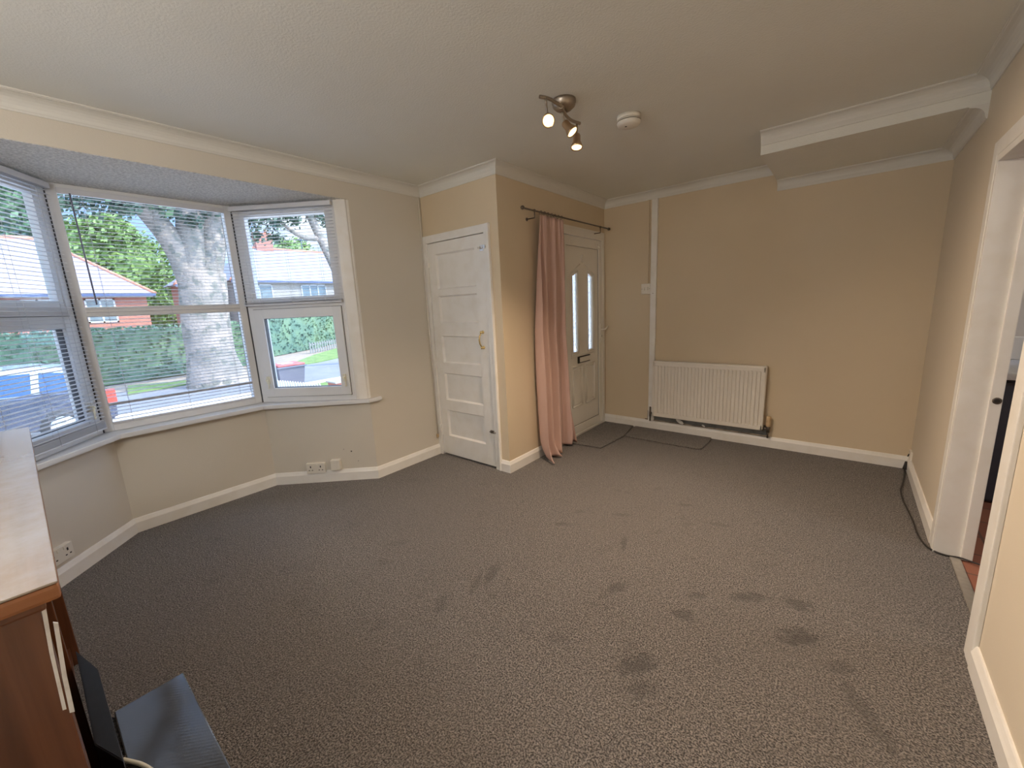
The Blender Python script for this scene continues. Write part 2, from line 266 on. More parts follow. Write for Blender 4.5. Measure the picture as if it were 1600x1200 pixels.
# ------------------------------------------------------------------ mesh helpers
class MB:
    def __init__(s): s.bm = bmesh.new()
    def _merge(s, b2):
        me = bpy.data.meshes.new('t'); b2.to_mesh(me); b2.free(); s.bm.from_mesh(me); bpy.data.meshes.remove(me); return s
    def box(s, x0,y0,z0,x1,y1,z1, bev=0, mtx=None, seg=2):
        b = bmesh.new(); bmesh.ops.create_cube(b, size=1)
        bmesh.ops.scale(b, vec=(abs(x1-x0),abs(y1-y0),abs(z1-z0)), verts=b.verts)
        bmesh.ops.translate(b, vec=((x0+x1)/2,(y0+y1)/2,(z0+z1)/2), verts=b.verts)
        if bev: bmesh.ops.bevel(b, geom=list(b.edges), offset=bev, segments=seg, affect='EDGES', profile=.6)
        if mtx: bmesh.ops.transform(b, matrix=mtx, verts=b.verts)
        return s._merge(b)
    def prism(s, pts, z0, z1, bev=0):
        """horizontal polygon extruded from z0 to z1"""
        b = bmesh.new(); lo = [b.verts.new((p[0],p[1],z0)) for p in pts]; hi = [b.verts.new((p[0],p[1],z1)) for p in pts]
        n = len(pts); b.faces.new(lo[::-1]); b.faces.new(hi)
        for i in range(n): b.faces.new((lo[i],lo[(i+1)%n],hi[(i+1)%n],hi[i]))
        bmesh.ops.recalc_face_normals(b, faces=b.faces)
        if bev: bmesh.ops.bevel(b, geom=list(b.edges), offset=bev, segments=2, affect='EDGES')
        return s._merge(b)
    def solid(s, A, B):
        """two equal polygons (3d point lists) joined into a closed solid"""
        b = bmesh.new(); lo = [b.verts.new(p) for p in A]; hi = [b.verts.new(p) for p in B]; n = len(A)
        b.faces.new(lo[::-1]); b.faces.new(hi)
        for i in range(n): b.faces.new((lo[i],lo[(i+1)%n],hi[(i+1)%n],hi[i]))
        bmesh.ops.recalc_face_normals(b, faces=b.faces)
        return s._merge(b)
    def tube(s, pts, r, n=12, cap=True):
        pts = [Vector(p) for p in pts]; b = bmesh.new(); rings = []
        rr = r if isinstance(r,(list,tuple)) else [r]*len(pts)
        prev = None
        for i,p in enumerate(pts):
            d = (pts[min(i+1,len(pts)-1)]-pts[max(i-1,0)]).normalized()
            if prev is None:
                a = d.orthogonal().normalized()
            else:
                a = (prev - d*prev.dot(d)).normalized()
            prev = a; c = d.cross(a)
            rings.append([b.verts.new(p+(a*math.cos(2*PI*k/n)+c*math.sin(2*PI*k/n))*rr[i]) for k in range(n)])
        for A,B in zip(rings, rings[1:]):
            for k in range(n): f = b.faces.new((A[k],A[(k+1)%n],B[(k+1)%n],B[k])); f.smooth = True
        if cap: b.faces.new(rings[0][::-1]); b.faces.new(rings[-1])
        return s._merge(b)
    def lathe(s, prof, origin, axis=(0,0,1), n=32):
        """prof: list of (radius, height) along axis"""
        ax = Vector(axis).normalized(); a = ax.orthogonal().normalized(); c = ax.cross(a); o = Vector(origin); b = bmesh.new(); rings = []
        for r,h in prof:
            rings.append([b.verts.new(o+ax*h+(a*math.cos(2*PI*k/n)+c*math.sin(2*PI*k/n))*max(r,1e-5)) for k in range(n)])
        for A,B in zip(rings, rings[1:]):
            for k in range(n): f = b.faces.new((A[k],A[(k+1)%n],B[(k+1)%n],B[k])); f.smooth = True
        b.faces.new(rings[0][::-1]); b.faces.new(rings[-1])
        bmesh.ops.recalc_face_normals(b, faces=b.faces)
        return s._merge(b)
    def build(s, name, m, parent=None, label=None, **kw):
        me = bpy.data.meshes.new(name)
        if parent is not None:
            p = parent; off = Vector((0,0,0))
            while p is not None: off += p.location; p = p.parent
            bmesh.ops.translate(s.bm, vec=-off, verts=s.bm.verts)
        s.bm.to_mesh(me); s.bm.free(); me.materials.append(m)
        o = bpy.data.objects.new(name, me); C.objects.link(o)
        if parent is not None: o.parent = parent
        if label: o['label'] = label
        for k,v in kw.items(): o[k] = v
        return o
def thing(name, label, cat, loc, group=None):
    o = bpy.data.objects.new(name, None); C.objects.link(o); o.location = loc; o.empty_display_size = .1
    o['label'] = label; o['category'] = cat
    if group: o['group'] = group
    return o
def tag(o, label, cat, group=None, kind=None):
    o['label'] = label; o['category'] = cat
    if group: o['group'] = group
    if kind: o['kind'] = kind
    return o
def struct(o, label=None):
    o['kind'] = 'structure'
    if label: o['label'] = label
    return o
def smooth(o, ang=40):
    for p in o.data.polygons: p.use_smooth = True
    try:
        o.data.set_sharp_from_angle(angle=math.radians(ang))
    except Exception: pass
    return o

def offset_path(path, d, side=1, closed=False):
    """offset a 2d polyline by d to its left (side=1) with mitred corners"""
    out = []; n = len(path)
    def nrm(a,b):
        v = Vector((b[0]-a[0], b[1]-a[1])).normalized(); return Vector((-v.y, v.x))*side
    for i,p in enumerate(path):
        a = nrm(path[i-1],p) if i>0 else None; b = nrm(p,path[i+1]) if i<n-1 else None
        if a is None: m = b
        elif b is None: m = a
        else: m = (a+b)/(1+a.dot(b))
        out.append((p[0]+m.x*d, p[1]+m.y*d))
    return out
def sweep(path, prof, side, name, m, kind='structure', label=None):
    """mitred moulding: prof = list of (distance from wall, z)"""
    b = bmesh.new(); cols = [offset_path(path, d, side) for d,z in prof]
    n = len(path); k = len(prof)
    V = [[b.verts.new((cols[j][i][0], cols[j][i][1], prof[j][1])) for j in range(k)] for i in range(n)]
    for i in range(n-1):
        for j in range(k): b.faces.new((V[i][j],V[i][(j+1)%k],V[i+1][(j+1)%k],V[i+1][j]))
    b.faces.new(V[0]); b.faces.new(V[-1][::-1]); bmesh.ops.recalc_face_normals(b, faces=b.faces)
    mb = MB(); mb._merge(b); o = mb.build(name, m)
    o['kind'] = kind
    if label: o['label'] = label
    return o

# ------------------------------------------------------------------ room dimensions
H = 2.4
Xw, Xc, Yc, Yb, Xr = -2.954, -2.082, 2.438, 4.177, 0.469
zb, Xb, Yf = 2.270, -0.531, 3.318            # stair bulkhead
zh = 2.203                                   # bay soffit
Yr, Yl = 1.7425, -0.2720                     # bay opening
Xbay, Yrc, Ylc = -3.571, 1.178, 0.293        # bay wall under the sill
WX, WL, WR = -3.65, 0.263, 1.2               # window plane and its two mullion corners
RE = (-3.0, 1.665); LE = (-3.0, -0.202)      # outer ends of the side lights
ZS = 0.690; ZT = 2.203
Yn = -1.35                                   # wall behind the camera
D0, D1, DH = 2.055, 2.885, 1.925             # kitchen doorway in the right wall
TW = 0.11

# ------------------------------------------------------------------ shell
fl = [(Xr+.06,D1),(Xr,D1),(Xr,Yb),(Xc,Yb),(Xc,Yc+.82),(Xw,Yc+.82),(Xw,Yr),(Xbay,Yrc),(Xbay,Ylc),(Xw,Yl),(Xw,Yn),(Xr,Yn),(Xr,D0),(Xr+.06,D0)]
struct(MB().prism(fl, -.06, 0).build('floor', m_carpet), 'grey brown speckled carpet with trodden patches')
struct(MB().box(Xw-.05,Yn-.1,H,Xr+.05,Yb+.1,H+.08).build('ceiling', m_ceil))
b = MB()
b.box(Xw-.12,Yr,0-.06,Xw,Yc+.9,H); b.box(Xw-.12,Yn-.1,-.06,Xw,Yl,H); b.box(Xw-.12,Yl,zh+.002,Xw,Yr,H)
struct(b.build('wall_left', m_wallbay))
b = MB()   # low wall of the bay, following its three facets
inner = [(Xw,Yl),(Xbay,Ylc),(Xbay,Yrc),(Xw,Yr)]
outer = [(Xw-.12,Yl-.16),(WX-.14,WL-.07),(WX-.14,WR+.07),(Xw-.12,Yr+.16)]
for i in range(3): b.prism([inner[i],inner[i+1],outer[i+1],outer[i]], -.8, ZS-.032)
struct(b.build('wall_bay', m_wallbay))
b = MB(); b.prism([(Xw-.003,Yl),(WX-.10,WL-.05),(WX-.10,WR+.05),(Xw-.003,Yr)], zh-.001, zh+.05)
struct(b.build('ceiling_bay', m_artex))
b = MB(); b.prism([(Xw-.12,Yl-.45),(WX-.42,WL-.2),(WX-.42,WR+.2),(Xw-.12,Yr+.45)], zh+.051, zh+.16)
struct(b.build('trim_9', m_soffit), 'cream roof overhang outside the bay')
struct(MB().box(Xw,Yc,1.999,Xc,Yc+.08,H).box(Xc-.108,Yc,0,Xc,Yc+.08,1.999).build('wall_cupboard', m_wall))
b = MB(); b.box(Xc-.09,Yc+.08,0,Xc,3.262,H); b.box(Xc-.09,4.158,0,Xc,Yb,H); b.box(Xc-.09,3.262,2.065,Xc,4.158,H)
struct(b.build('wall_entrance', m_wall))
struct(MB().box(Xw-.12,Yc+.82,-.06,Xc-.09,Yc+.9,H).build('wall_cupboard_back', m_wall)); struct(MB().box(Xc-.09,Yb,-.06,Xr+TW,Yb+.1,H).build('wall_back', m_wall))
b = MB(); b.box(Xr,Yn-.1,0,Xr+TW,D0,H); b.box(Xr,D1,0,Xr+TW,Yb,H); b.box(Xr,D0,DH,Xr+TW,D1,H)
struct(b.build('wall_right', m_wallright))
# wall behind the camera
struct(MB().box(Xw-.12,Yn-.1,0,Xr+TW,Yn,H).build('wall_rear', m_wall))
# bulkhead under the stairs
struct(MB().box(Xb,Yf,zb,Xr,Yb,H).build('ceiling_bulkhead', m_ceil))

# coving: concave profile with small ledges
def cove(z, p=.07):
    pr = [(0,z-p-.004),(.006,z-p-.004),(.008,z-p+.004)]
    for k in range(7):
        a = PI/2*k/6; pr.append((.010+(p-.016)*(1-math.cos(a)), z-p+.008+(p-.016)*math.sin(a)))
    pr += [(p-.004,z-.006),(p+.002,z-.005),(p+.002,z),(0,z)]
    return pr
sweep([(Xw,Yn),(Xw,Yc),(Xc,Yc),(Xc,Yb),(Xb,Yb)], cove(H), -1, 'trim_1', m_cove, label='white coving along window wall and entrance')
sweep([(Xb,Yb),(Xr,Yb),(Xr,Yf)], cove(zb), -1, 'trim_2', m_cove, label='white coving under the bulkhead')
sweep([(Xb-.0,Yf),(Xr,Yf),(Xr,Yn),(Xw,Yn)], cove(H), -1, 'trim_3', m_cove, label='white coving over the bulkhead front')
# skirting boards
def skirt(h=.098, t=.018):
    return [(0,0),(t,0),(t,h-.028),(t*.75,h-.018),(t*.45,h-.004),(t*.3,h),(0,h)]
sweep([(Xw,Yn),(Xw,Yl),(Xbay,Ylc),(Xbay,Yrc),(Xw,Yr),(Xw,Yc-.002)], skirt(), -1, 'baseboard_left', m_trim, label='white skirting following the bay')
sweep([(Xc-.105,Yc),(Xc,Yc),(Xc,3.262)], skirt(), -1, 'baseboard_entrance', m_trim, label='white skirting wrapping the cupboard corner')
sweep([(Xc,Yb),(Xr,Yb)], skirt(), -1, 'baseboard_back', m_trim, label='white skirting under the radiator')
sweep([(Xr,Yb-.02),(Xr,D1+.068)], skirt(), -1, 'baseboard_right', m_trim, label='white skirting between corner and doorway')
sweep([(Xr,D0-.068),(Xr,Yn)], skirt(), -1, 'baseboard_near', m_trim, label='white skirting nearest the camera')

# ------------------------------------------------------------------ bay windows
class Facet:
    def __init__(s, A, B):
        s.A = Vector((A[0],A[1],0)); d = Vector((B[0]-A[0],B[1]-A[1],0)); s.L = d.length; s.u = d.normalized()
        n = Vector((s.u.y,-s.u.x,0)); 
        if n.x > 0: n = -n
        s.n = n
        s.m = Matrix(((s.u.x,s.n.x,0,s.A.x),(s.u.y,s.n.y,0,s.A.y),(0,0,1,0),(0,0,0,1)))
        s.flip = s.m.to_3x3().determinant() < 0
    def box(s, mb, s0,t0,z0,s1,t1,z1, bev=0):
        b2 = MB(); b2.box(s0,t0,z0,s1,t1,z1,bev)
        bmesh.ops.transform(b2.bm, matrix=s.m, verts=b2.bm.verts)
        if s.flip: bmesh.ops.reverse_faces(b2.bm, faces=b2.bm.faces)
        me = bpy.data.meshes.new('t'); b2.bm.to_mesh(me); b2.bm.free(); mb.bm.from_mesh(me); bpy.data.meshes.remove(me)
    def pt(s, a, t, z): return s.m @ Vector((a,t,z))
FC = Facet((WX,WL),(WX,WR)); FR = Facet((WX,WR),RE); FL = Facet((WX,WL),LE)
def frame_rect(F, mb, s0,z0,s1,z1, w, t0,t1, bev=.004):
    """mitred-looking rectangular frame of bar width w"""
    F.box(mb,s0,t0,z0,s0+w,t1,z1,bev); F.box(mb,s1-w,t0,z0,s1,t1,z1,bev)
    F.box(mb,s0+w-.001,t0,z0,s1-w+.001,t1,z0+w,bev); F.box(mb,s0+w-.001,t0,z1-w,s1-w+.001,t1,z1,bev)
def window(num, F, opener):
    e = bpy.data.objects.new('window_%d'%num, None); C.objects.link(e); e.location = F.pt(F.L/2,0,ZS); e['kind'] = 'structure'
    L = F.L; fr = MB()
    w = .046 if not opener else .05
    frame_rect(F, fr, .004, ZS, L-.004, ZT-.002, w, 0, .065)
    F.box(fr, w, 0, 1.430, L-w, .065, 1.486, .004)
    fr.build('window_frame', m_upvc, e)
    if opener:
        sa = MB(); frame_rect(F, sa, .052, ZS+.045, L-.040, 1.434, .072, -.014, .05, .005)
        so = sa.build('opening_sash', m_upvc, e)
        g = MB(); frame_rect(F, g, .122, ZS+.115, L-.110, 1.364, .005, .0, .03, 0); g.build('gasket', m_gasket, so)
        g = MB(); F.box(g, .12,.012,ZS+.112, L-.108,.018,1.367); g.build('pane', m_glass, so)
        g = MB(); frame_rect(F, g, .049, ZS+.042, L-.037, 1.437, .004, -.004, .02, 0); g.build('gasket', m_gasket, e)
        for sx in (.09, L-.075):
            h = MB(); F.box(h, sx-.012,-.028,.845, sx+.012,-.013,.905,.004)
            F.box(h, sx-.007,-.045,.868, sx+.007,-.024,.884,.004)
            h.tube([F.pt(sx,-.036,.878),F.pt(sx+.012,-.04,.85),F.pt(sx+.014,-.04,.82)], [.007,.006,.005], 8)
            h.lathe([(.003,-.003),(.008,-.003),(.008,.003),(.003,.003)], F.pt(sx+.014,-.04,.815), F.n, 12)
            h.build('sash_handle', m_cream, e)
    else:
        g = MB(); frame_rect(F, g, w-.001, ZS+w-.006, L-w+.001, 1.433, .008, .006, .03, 0); g.build('gasket', m_upvc, e)
        g = MB(); F.box(g, w-.004,.026,ZS+w-.004, L-w+.004,.032,1.434); g.build('pane', m_glass, e)
    g = MB(); F.box(g, w-.004,.026,1.482, L-w+.004,.032,ZT-w+.002); g.build('pane', m_glass, e)
    if opener:
        g = MB(); frame_rect(F, g, w, 1.486, L-w+.0, ZT-w-.0, .036, .004, .05, .004); g.build('glazing_bead', m_upvc, e)
    return e
window(1, FL, True); window(2, FC, False); window(3, FR, True)
# corner posts outside the joints, with a dark seam
for i,(cx,cy,sg) in enumerate(((WX,WL,-1),(WX,WR,1))):
    struct(MB().prism([(cx-.006,cy-.009*1),(cx-.006,cy+.009),(cx-.09,cy+.045),(cx-.09,cy-.045)], ZS, ZT).build('trim_%d'%(4+i), m_gasket), 'dark seam between the window units')
# white reveal boards at the ends of the bay
for i,(e,Y) in enumerate(((RE,Yr),(LE,Yl))):
    sg = 1 if i == 0 else -1
    b = MB(); b.prism([(e[0]-.01,e[1]-sg*.008),(Xw+.004,Y-sg*.004),(Xw+.004,Y+sg*.012),(Xw-.03,Y+sg*.03),(e[0]-.05,e[1]+sg*.06)], ZS, ZT, .003)
    b.prism([(e[0]+.012,e[1]+sg*.012),(e[0]+.020,e[1]+sg*.006),(Xw+.008,Y-sg*.020),(Xw+.002,Y-sg*.006)], ZS, ZT, .002)
    struct(b.build('trim_%d'%(6+i), m_trim), 'white reveal board at the end of the bay window')
# window board
front = offset_path([(Xw,Yl),(Xbay,Ylc),(Xbay,Yrc),(Xw,Yr)], .062, -1)
front[0] = (Xw+.035, front[0][1]-.02); front[-1] = (Xw+.035, front[-1][1]+.02)
back = [(Xw+.035,Yl-.075),(Xw,Yl-.075),(Xw,Yl-.002),(WX-.03,WL-.02),(WX-.03,WR+.02),(Xw,Yr+.002),(Xw,Yr+.095),(Xw+.035,Yr+.095)]
b = MB(); b.prism(front+back[::-1], ZS-.031, ZS-.001, .004); struct(b.build('trim_8', m_upvc), 'white window board with rounded nose round the bay')

# ------------------------------------------------------------------ venetian blinds
def blind(F, label, s0, s1, zlo, zhi, t, pitch=.0235, clump=None, wand=None, stack=0, cords=()):
    e = thing('venetian_blind', label, 'blind', F.pt((s0+s1)/2, t, zhi), 'white venetian blinds in the bay')
    hb = MB(); F.box(hb, s0-.004, t-.016, zhi-.002, s1+.004, t+.014, zhi+.030, .003); hb.build('headrail', m_blind, e)
    b = bmesh.new(); zs = []; z = zhi-.014
    while z > zlo+.01+stack*.006: zs.append(z); z -= pitch
    for k in range(stack): zs.append(zlo+.012+k*.006)
    if clump:
        zs = [q for q in zs if not (clump-.02 < q < clump+.025)]+[clump+.0035*k for k in range(-2,3)]
    for q in zs:
        wob = random.uniform(-.0012,.0012); tl = random.uniform(-.0006,.0006)
        rows = []
        for k in range(5):
            a = (k-2)/2; tt = t+a*.0125; zz = q+.0024*(1-a*a)+a*.0010+wob
            rows.append((tt,zz))
        up = [(F.pt(s0,tt,zz-tl), F.pt(s1,tt,zz+tl)) for tt,zz in rows]
        th = .0007
        V = [[b.verts.new(p) for p in pr] for pr in up]; W = [[b.verts.new(p-Vector((0,0,th))) for p in pr] for pr in up]
        for k in range(4):
            b.faces.new((V[k][0],V[k][1],V[k+1][1],V[k+1][0])); b.faces.new((W[k][0],W[k+1][0],W[k+1][1],W[k][1]))
        b.faces.new((V[0][0],W[0][0],W[0][1],V[0][1])); b.faces.new((V[4][1],W[4][1],W[4][0],V[4][0]))
    bmesh.ops.recalc_face_normals(b, faces=b.faces)
    mb = MB(); mb._merge(b); mb.build('slats', m_blind, e)
    br = MB(); F.box(br, s0, t-.012, zlo-.004, s1, t+.012, zlo+.008, .003); br.build('bottom_rail', m_blind, e)
    for c in cords:
        q = MB()
        for dt in (-.0135,.0135): q.tube([F.pt(c,t+dt,zhi),F.pt(c,t+dt,zlo)], .0008, 5)
        q.build('ladder_cord', m_cord, e)
    if wand:
        q = MB(); q.tube([F.pt(wand[0],t-.024,zhi),F.pt(wand[0]+.004,t-.026,wand[1])], .0042, 8); q.build('tilt_wand', m_wand, e)
    return e
blind(FL, 'full length venetian blind in the left side light, reaching the sill', .028, FL.L-.02, .728, 2.158, -.030, stack=6, cords=(.12,.40,.68))
blind(FC, 'wide venetian blind over the middle light with a dark tilt wand', .052, FC.L-.052, .742, 2.148, .004, clump=.868, wand=(.100,1.50), cords=(.15,.47,.79))
blind(FR, 'short venetian blind raised to the crossbar of the right side light', .012, FR.L-.012, 1.466, 2.158, -.030, stack=3, cords=(.15,.40,.66))
# ------------------------------------------------------------------ cupboard door (door_2)
d2 = bpy.data.objects.new('door_2', None); C.objects.link(d2); d2.location = (-2.56,Yc,0); d2['kind'] = 'structure'; d2['label'] = 'white five panel cupboard door'
b = MB(); fx0,fx1,lx0,lx1 = Xw+.001,-2.165,-2.905,-2.222
b.box(fx0,Yc-.018,0,lx0,Yc+.06,2.0,.003); b.box(lx1,Yc-.018,0,fx1,Yc+.06,2.0,.003); b.box(lx0-.001,Yc-.018,1.938,lx1+.001,Yc+.06,2.0,.003)
b.box(fx1-.022,Yc-.024,0,fx1-.001,Yc-.012,2.0,.004)
b.build('door_frame', m_trim, d2)
PAN = [(1.54,1.84),(1.252,1.486),(.895,1.137),(.547,.80),(.20,.451)]
b = MB(); yf0 = Yc-.006; l0,l1 = lx0+.004,lx1-.004
b.box(l0,yf0,.018,-2.81,Yc+.034,1.933); b.box(-2.34,yf0,.018,l1,Yc+.034,1.933)
zz = [.018]+[v for p in PAN[::-1] for v in p]+[1.933]
for k in range(0,len(zz),2): b.box(-2.812,yf0,zz[k],-2.338,Yc+.034,zz[k+1])
for z0,z1 in PAN:
    b.box(-2.812,Yc+.012,z0-.001,-2.338,Yc+.022,z1+.001)
    # bevelled edges
    i = .012; 
    A=[(-2.81,yf0,z0),(-2.34,yf0,z0),(-2.34,yf0,z1),(-2.81,yf0,z1)]; B=[(-2.81+i,Yc+.012,z0+i),(-2.34-i,Yc+.012,z0+i),(-2.34-i,Yc+.012,z1-i),(-2.81+i,Yc+.012,z1-i)]
    q = bmesh.new(); Va=[q.verts.new(p) for p in A]; Vb=[q.verts.new(p) for p in B]
    for k in range(4): q.faces.new((Va[k],Va[(k+1)%4],Vb[(k+1)%4],Vb[k]))
    b._merge(q)
leaf = b.build('door_leaf', m_trim, d2)
b = MB(); hx,hy = -2.296,yf0
b.tube([(hx,hy,1.172),(hx,hy-.022,1.168),(hx-.006,hy-.036,1.14),(hx-.008,hy-.040,1.109),(hx-.006,hy-.036,1.078),(hx,hy-.022,1.050),(hx,hy,1.046)], [.006,.0055,.006,.0065,.006,.0055,.006], 10)
for z in (1.172,1.046): b.lathe([(.014,0),(.014,.004),(.009,.008),(.009,.02),(.012,.026),(.004,.034)], (hx,hy,z), (0,-1,0), 16)
b.build('door_handle', m_brass, leaf)
b = MB(); b.box(-2.275,yf0-.005,1.805,-2.235,yf0,1.850,.001); b.tube([(-2.285,yf0-.012,1.83),(-2.20,yf0-.012,1.83)], .006, 10); b.lathe([(.004,0),(.008,.008),(.004,.018)], (-2.262,yf0-.016,1.83), (0,-1,-.3), 12)
b.box(-2.272,yf0-.018,1.820,-2.264,yf0-.004,1.840,.001); b.box(-2.246,yf0-.018,1.820,-2.238,yf0-.004,1.840,.001)
b.build('bolt', m_chrome, leaf); MB().box(-2.218,Yc-.034,1.816,-2.200,Yc-.018,1.844,.002).build('bolt_keeper', m_chrome, d2)
b = MB(); b.box(-2.272,yf0-.007,.316,-2.228,yf0,.342,.001); b.tube([(-2.275,yf0-.011,.329),(-2.205,yf0-.011,.329)], .005, 8); b.box(-2.26,yf0-.016,.320,-2.252,yf0,.338,.001); b.build('bolt', m_darkmetal, leaf)
for z in (1.784,.25):
    b = MB(); b.box(-2.925,Yc-.022,z-.05,-2.890,Yc-.006,z+.05,.001); b.tube([(-2.905,Yc-.024,z-.05),(-2.905,Yc-.024,z+.05)], .005, 8); b.build('hinge', m_trim, d2)
# slim conduit in the corner beside the cupboard
b = MB(); b.tube([(Xw+.012,Yc-.030,H-.075),(Xw+.012,Yc-.030,.20)], .005, 8)
c_ = b.build('corner_cable', m_plastic); tag(c_, 'thin pale cable running down the corner beside the cupboard door', 'cable')
b = MB(); b.box(Xw,Yc-.042,.165,Xw+.012,Yc-.02,.20,.002); b.build('cable_clip', m_cap, c_)

# ------------------------------------------------------------------ front door (door_1)
d1 = bpy.data.objects.new('door_1', None); C.objects.link(d1); d1.location = (Xc,3.71,0); d1['kind'] = 'structure'; d1['label'] = 'white front door with two slim obscured panes'
b = MB(); y0,y1 = 3.262,4.158
b.box(Xc-.07,y0,0,Xc+.012,y0+.052,2.065,.004); b.box(Xc-.07,y1-.052,0,Xc+.012,y1,2.065,.004); b.box(Xc-.07,y0+.05,2.000,Xc+.012,y1-.05,2.065,.004); b.box(Xc-.07,y0+.05,0,Xc+.012,y1-.05,.030,.004)
b.box(Xc-.0,y1-.001,0,Xc+.004,y1+.014,2.08,.001); b.box(Xc,y0,2.064,Xc+.004,y1+.014,2.085,.001)
b.build('door_frame', m_updoor, d1)
s0,s1,zt0,zt1 = 3.316,4.104,.034,1.996
b = MB(); w = .068
b.box(Xc-.06,s0,zt0,Xc+.006,s0+w,zt1,.004); b.box(Xc-.06,s1-w,zt0,Xc+.006,s1,zt1,.004); b.box(Xc-.06,s0+w-.001,zt1-w-.02,Xc+.006,s1-w+.001,zt1,.004); b.box(Xc-.06,s0+w-.001,zt0,Xc+.006,s1-w+.001,.118,.004)
leaf1 = b.build('door_leaf', m_updoor, d1)
b = MB(); g = .004; b.box(Xc-.03,s0+w-.002,.114,Xc-.0035,s0+w+g,1.912); b.box(Xc-.03,s1-w-g,.114,Xc-.0035,s1-w+.002,1.912); b.box(Xc-.03,s0+w,1.906,Xc-.0035,s1-w,1.912); b.box(Xc-.03,s0+w,.114,Xc-.0035,s1-w,.122)
b.build('gasket', m_gasket, leaf1)
# panel with two window openings
pc = 3.71; G = [(3.520,3.584),(3.836,3.900)]
G = [(pc-.197,pc-.112),(pc+.112,pc+.197)]
px0,px1 = Xc-.032,Xc-.006
b = MB(); yy0,yy1 = s0+w+.003,s1-w-.003
b.box(px0,yy0,.12,px1,yy1,.885); b.box(px0,yy0,1.68,px1,yy1,1.908); b.box(px0,yy0,.885,px1,G[0][0],1.68); b.box(px0,G[0][1],.885,px1,G[1][0],1.68); b.box(px0,G[1][1],.885,px1,yy1,1.68)
for (a,c),sg in zip(G,(1,-1)):   # slanted heads, higher towards the middle
    lo,hi = 1.628,1.660
    za,zc = (lo,hi) if sg==1 else (hi,lo)
    b.solid([(px0,a,za),(px0,c,zc),(px0,c,1.681),(px0,a,1.681)], [(px1,a,za),(px1,c,zc),(px1,c,1.681),(px1,a,1.681)])
# raised bead round each pane, with the arrow-head moulding above and two lower panels
def bead(pts, r=.007, cl=True):
    P = [(px1+.0005,p[0],p[1]) for p in pts]+([(px1+.0005,*pts[0])] if cl else []); 
    for A,B in zip(P,P[1:]): b.tube([A,B], r, 8)
for (a,c),sg in zip(G,(1,-1)):
    e = .016; za,zc = (1.628,1.660) if sg==1 else (1.660,1.628)
    bead([(a-e,.885-e),(c+e,.885-e),(c+e,zc+e),(a-e,za+e)], .007)
    e = .042; bead([(a-e if sg==1 else c+e,.885-e-.02),(a-e if sg==1 else c+e,1.655),(pc-sg*.05,1.745)], .005, False)
bead([(pc-.235,.845),(pc+.235,.845)], .005, False)
for a,c in ((pc-.235,pc-.035),(pc+.035,pc+.235)):
    bead([(a,.32),(c,.32),(c,.735),(a,.735)], .008); bead([(a+.03,.35),(c-.03,.35),(c-.03,.705),(a+.03,.705)], .005)
    b.box(px1-.002,a+.032,.352,px1+.003,c-.032,.703,.002)
pan = b.build('door_panel', m_updoor, leaf1)
for a,c in G:
    b = MB(); b.box(Xc-.024,a-.004,.881,Xc-.016,c+.004,1.672); b.build('pane', m_obsc, leaf1)
b = MB(); b.box(px1,pc-.125,.762,px1+.010,pc+.125,.832,.003); lb = b.build('letterbox', m_hole, leaf1, label='letterbox with dark surround')
MB().box(px1+.010,pc-.098,.772,px1+.017,pc+.118,.822,.003).build('flap', m_updoor, lb)
b = MB(); b.tube([(px1+.006,pc+.03*math.cos(t),1.80+.032*math.sin(t)) for t in [math.radians(q) for q in range(50,311,20)]], [.002]+[.005+.004*math.sin(PI*k/13) for k in range(1,13)]+[.002], 8); b.build('crescent_ornament', m_updoor, leaf1)
for y in (3.463,4.000):
    b = MB(); b.box(Xc+.006,y-.012,1.920,Xc+.010,y+.012,1.965,.002); b.tube([(Xc+.01,y,1.955),(Xc+.022,y,1.945),(Xc+.024,y,1.925),(Xc+.030,y,1.918),(Xc+.038,y,1.928)], .004, 8); b.build('coat_hook', m_updoor, leaf1)
b = MB(); b.box(Xc+.006,4.055,.925,Xc+.016,4.086,1.135,.004); b.tube([(Xc+.014,4.070,1.075),(Xc+.055,4.070,1.075),(Xc+.058,4.075,1.076),(Xc+.056,4.150,1.10)], [.009,.009,.009,.007], 10)
b.box(Xc+.016,4.064,.985,Xc+.019,4.077,1.02,.001); b.build('door_handle', m_updoor, leaf1)
MB().box(Xc+.0185,4.068,.990,Xc+.0205,4.073,1.015).build('keyhole', m_hole, leaf1)

# ------------------------------------------------------------------ doorway to the kitchen (door_3)
d3 = bpy.data.objects.new('door_3', None); C.objects.link(d3); d3.location = (Xr,(D0+D1)/2,0); d3['kind'] = 'structure'; d3['label'] = 'open white cased doorway to the kitchen'
aw = .068; b = MB(); xa,xb_ = Xr-.016,Xr+.0
b.box(xa,D1,0,xb_,D1+aw,DH+aw,.004); b.box(xa,D0-aw,0,xb_,D0,DH+aw,.004); b.box(xa,D0-.001,DH,xb_,D1+.001,DH+aw,.004)
b.build('architrave', m_trim, d3)
b = MB(); b.box(Xr-.014,D1-.028,0,Xr+TW+.014,D1+.002,DH+.002,.002); b.box(Xr-.014,D0-.002,0,Xr+TW+.014,D0+.028,DH+.002,.002); b.box(Xr-.014,D0+.028,DH-.028,Xr+TW+.014,D1-.028,DH+.002,.002)
b.box(Xr+.085,D1-.042,0,Xr+TW+.016,D1-.027,DH-.02,.003); b.box(Xr+.085,D0+.027,0,Xr+TW+.016,D0+.042,DH-.02,.003)
jm = b.build('door_jamb', m_trim, d3)
p = at(1553,626,1,D1-.0425); MB().lathe([(.016,0),(.016,.003),(.012,.004)], (Xr+.108,D1-.0415,p.z), (0,-1,0), 12).build('latch_hole_surround', m_darkmetal, jm)
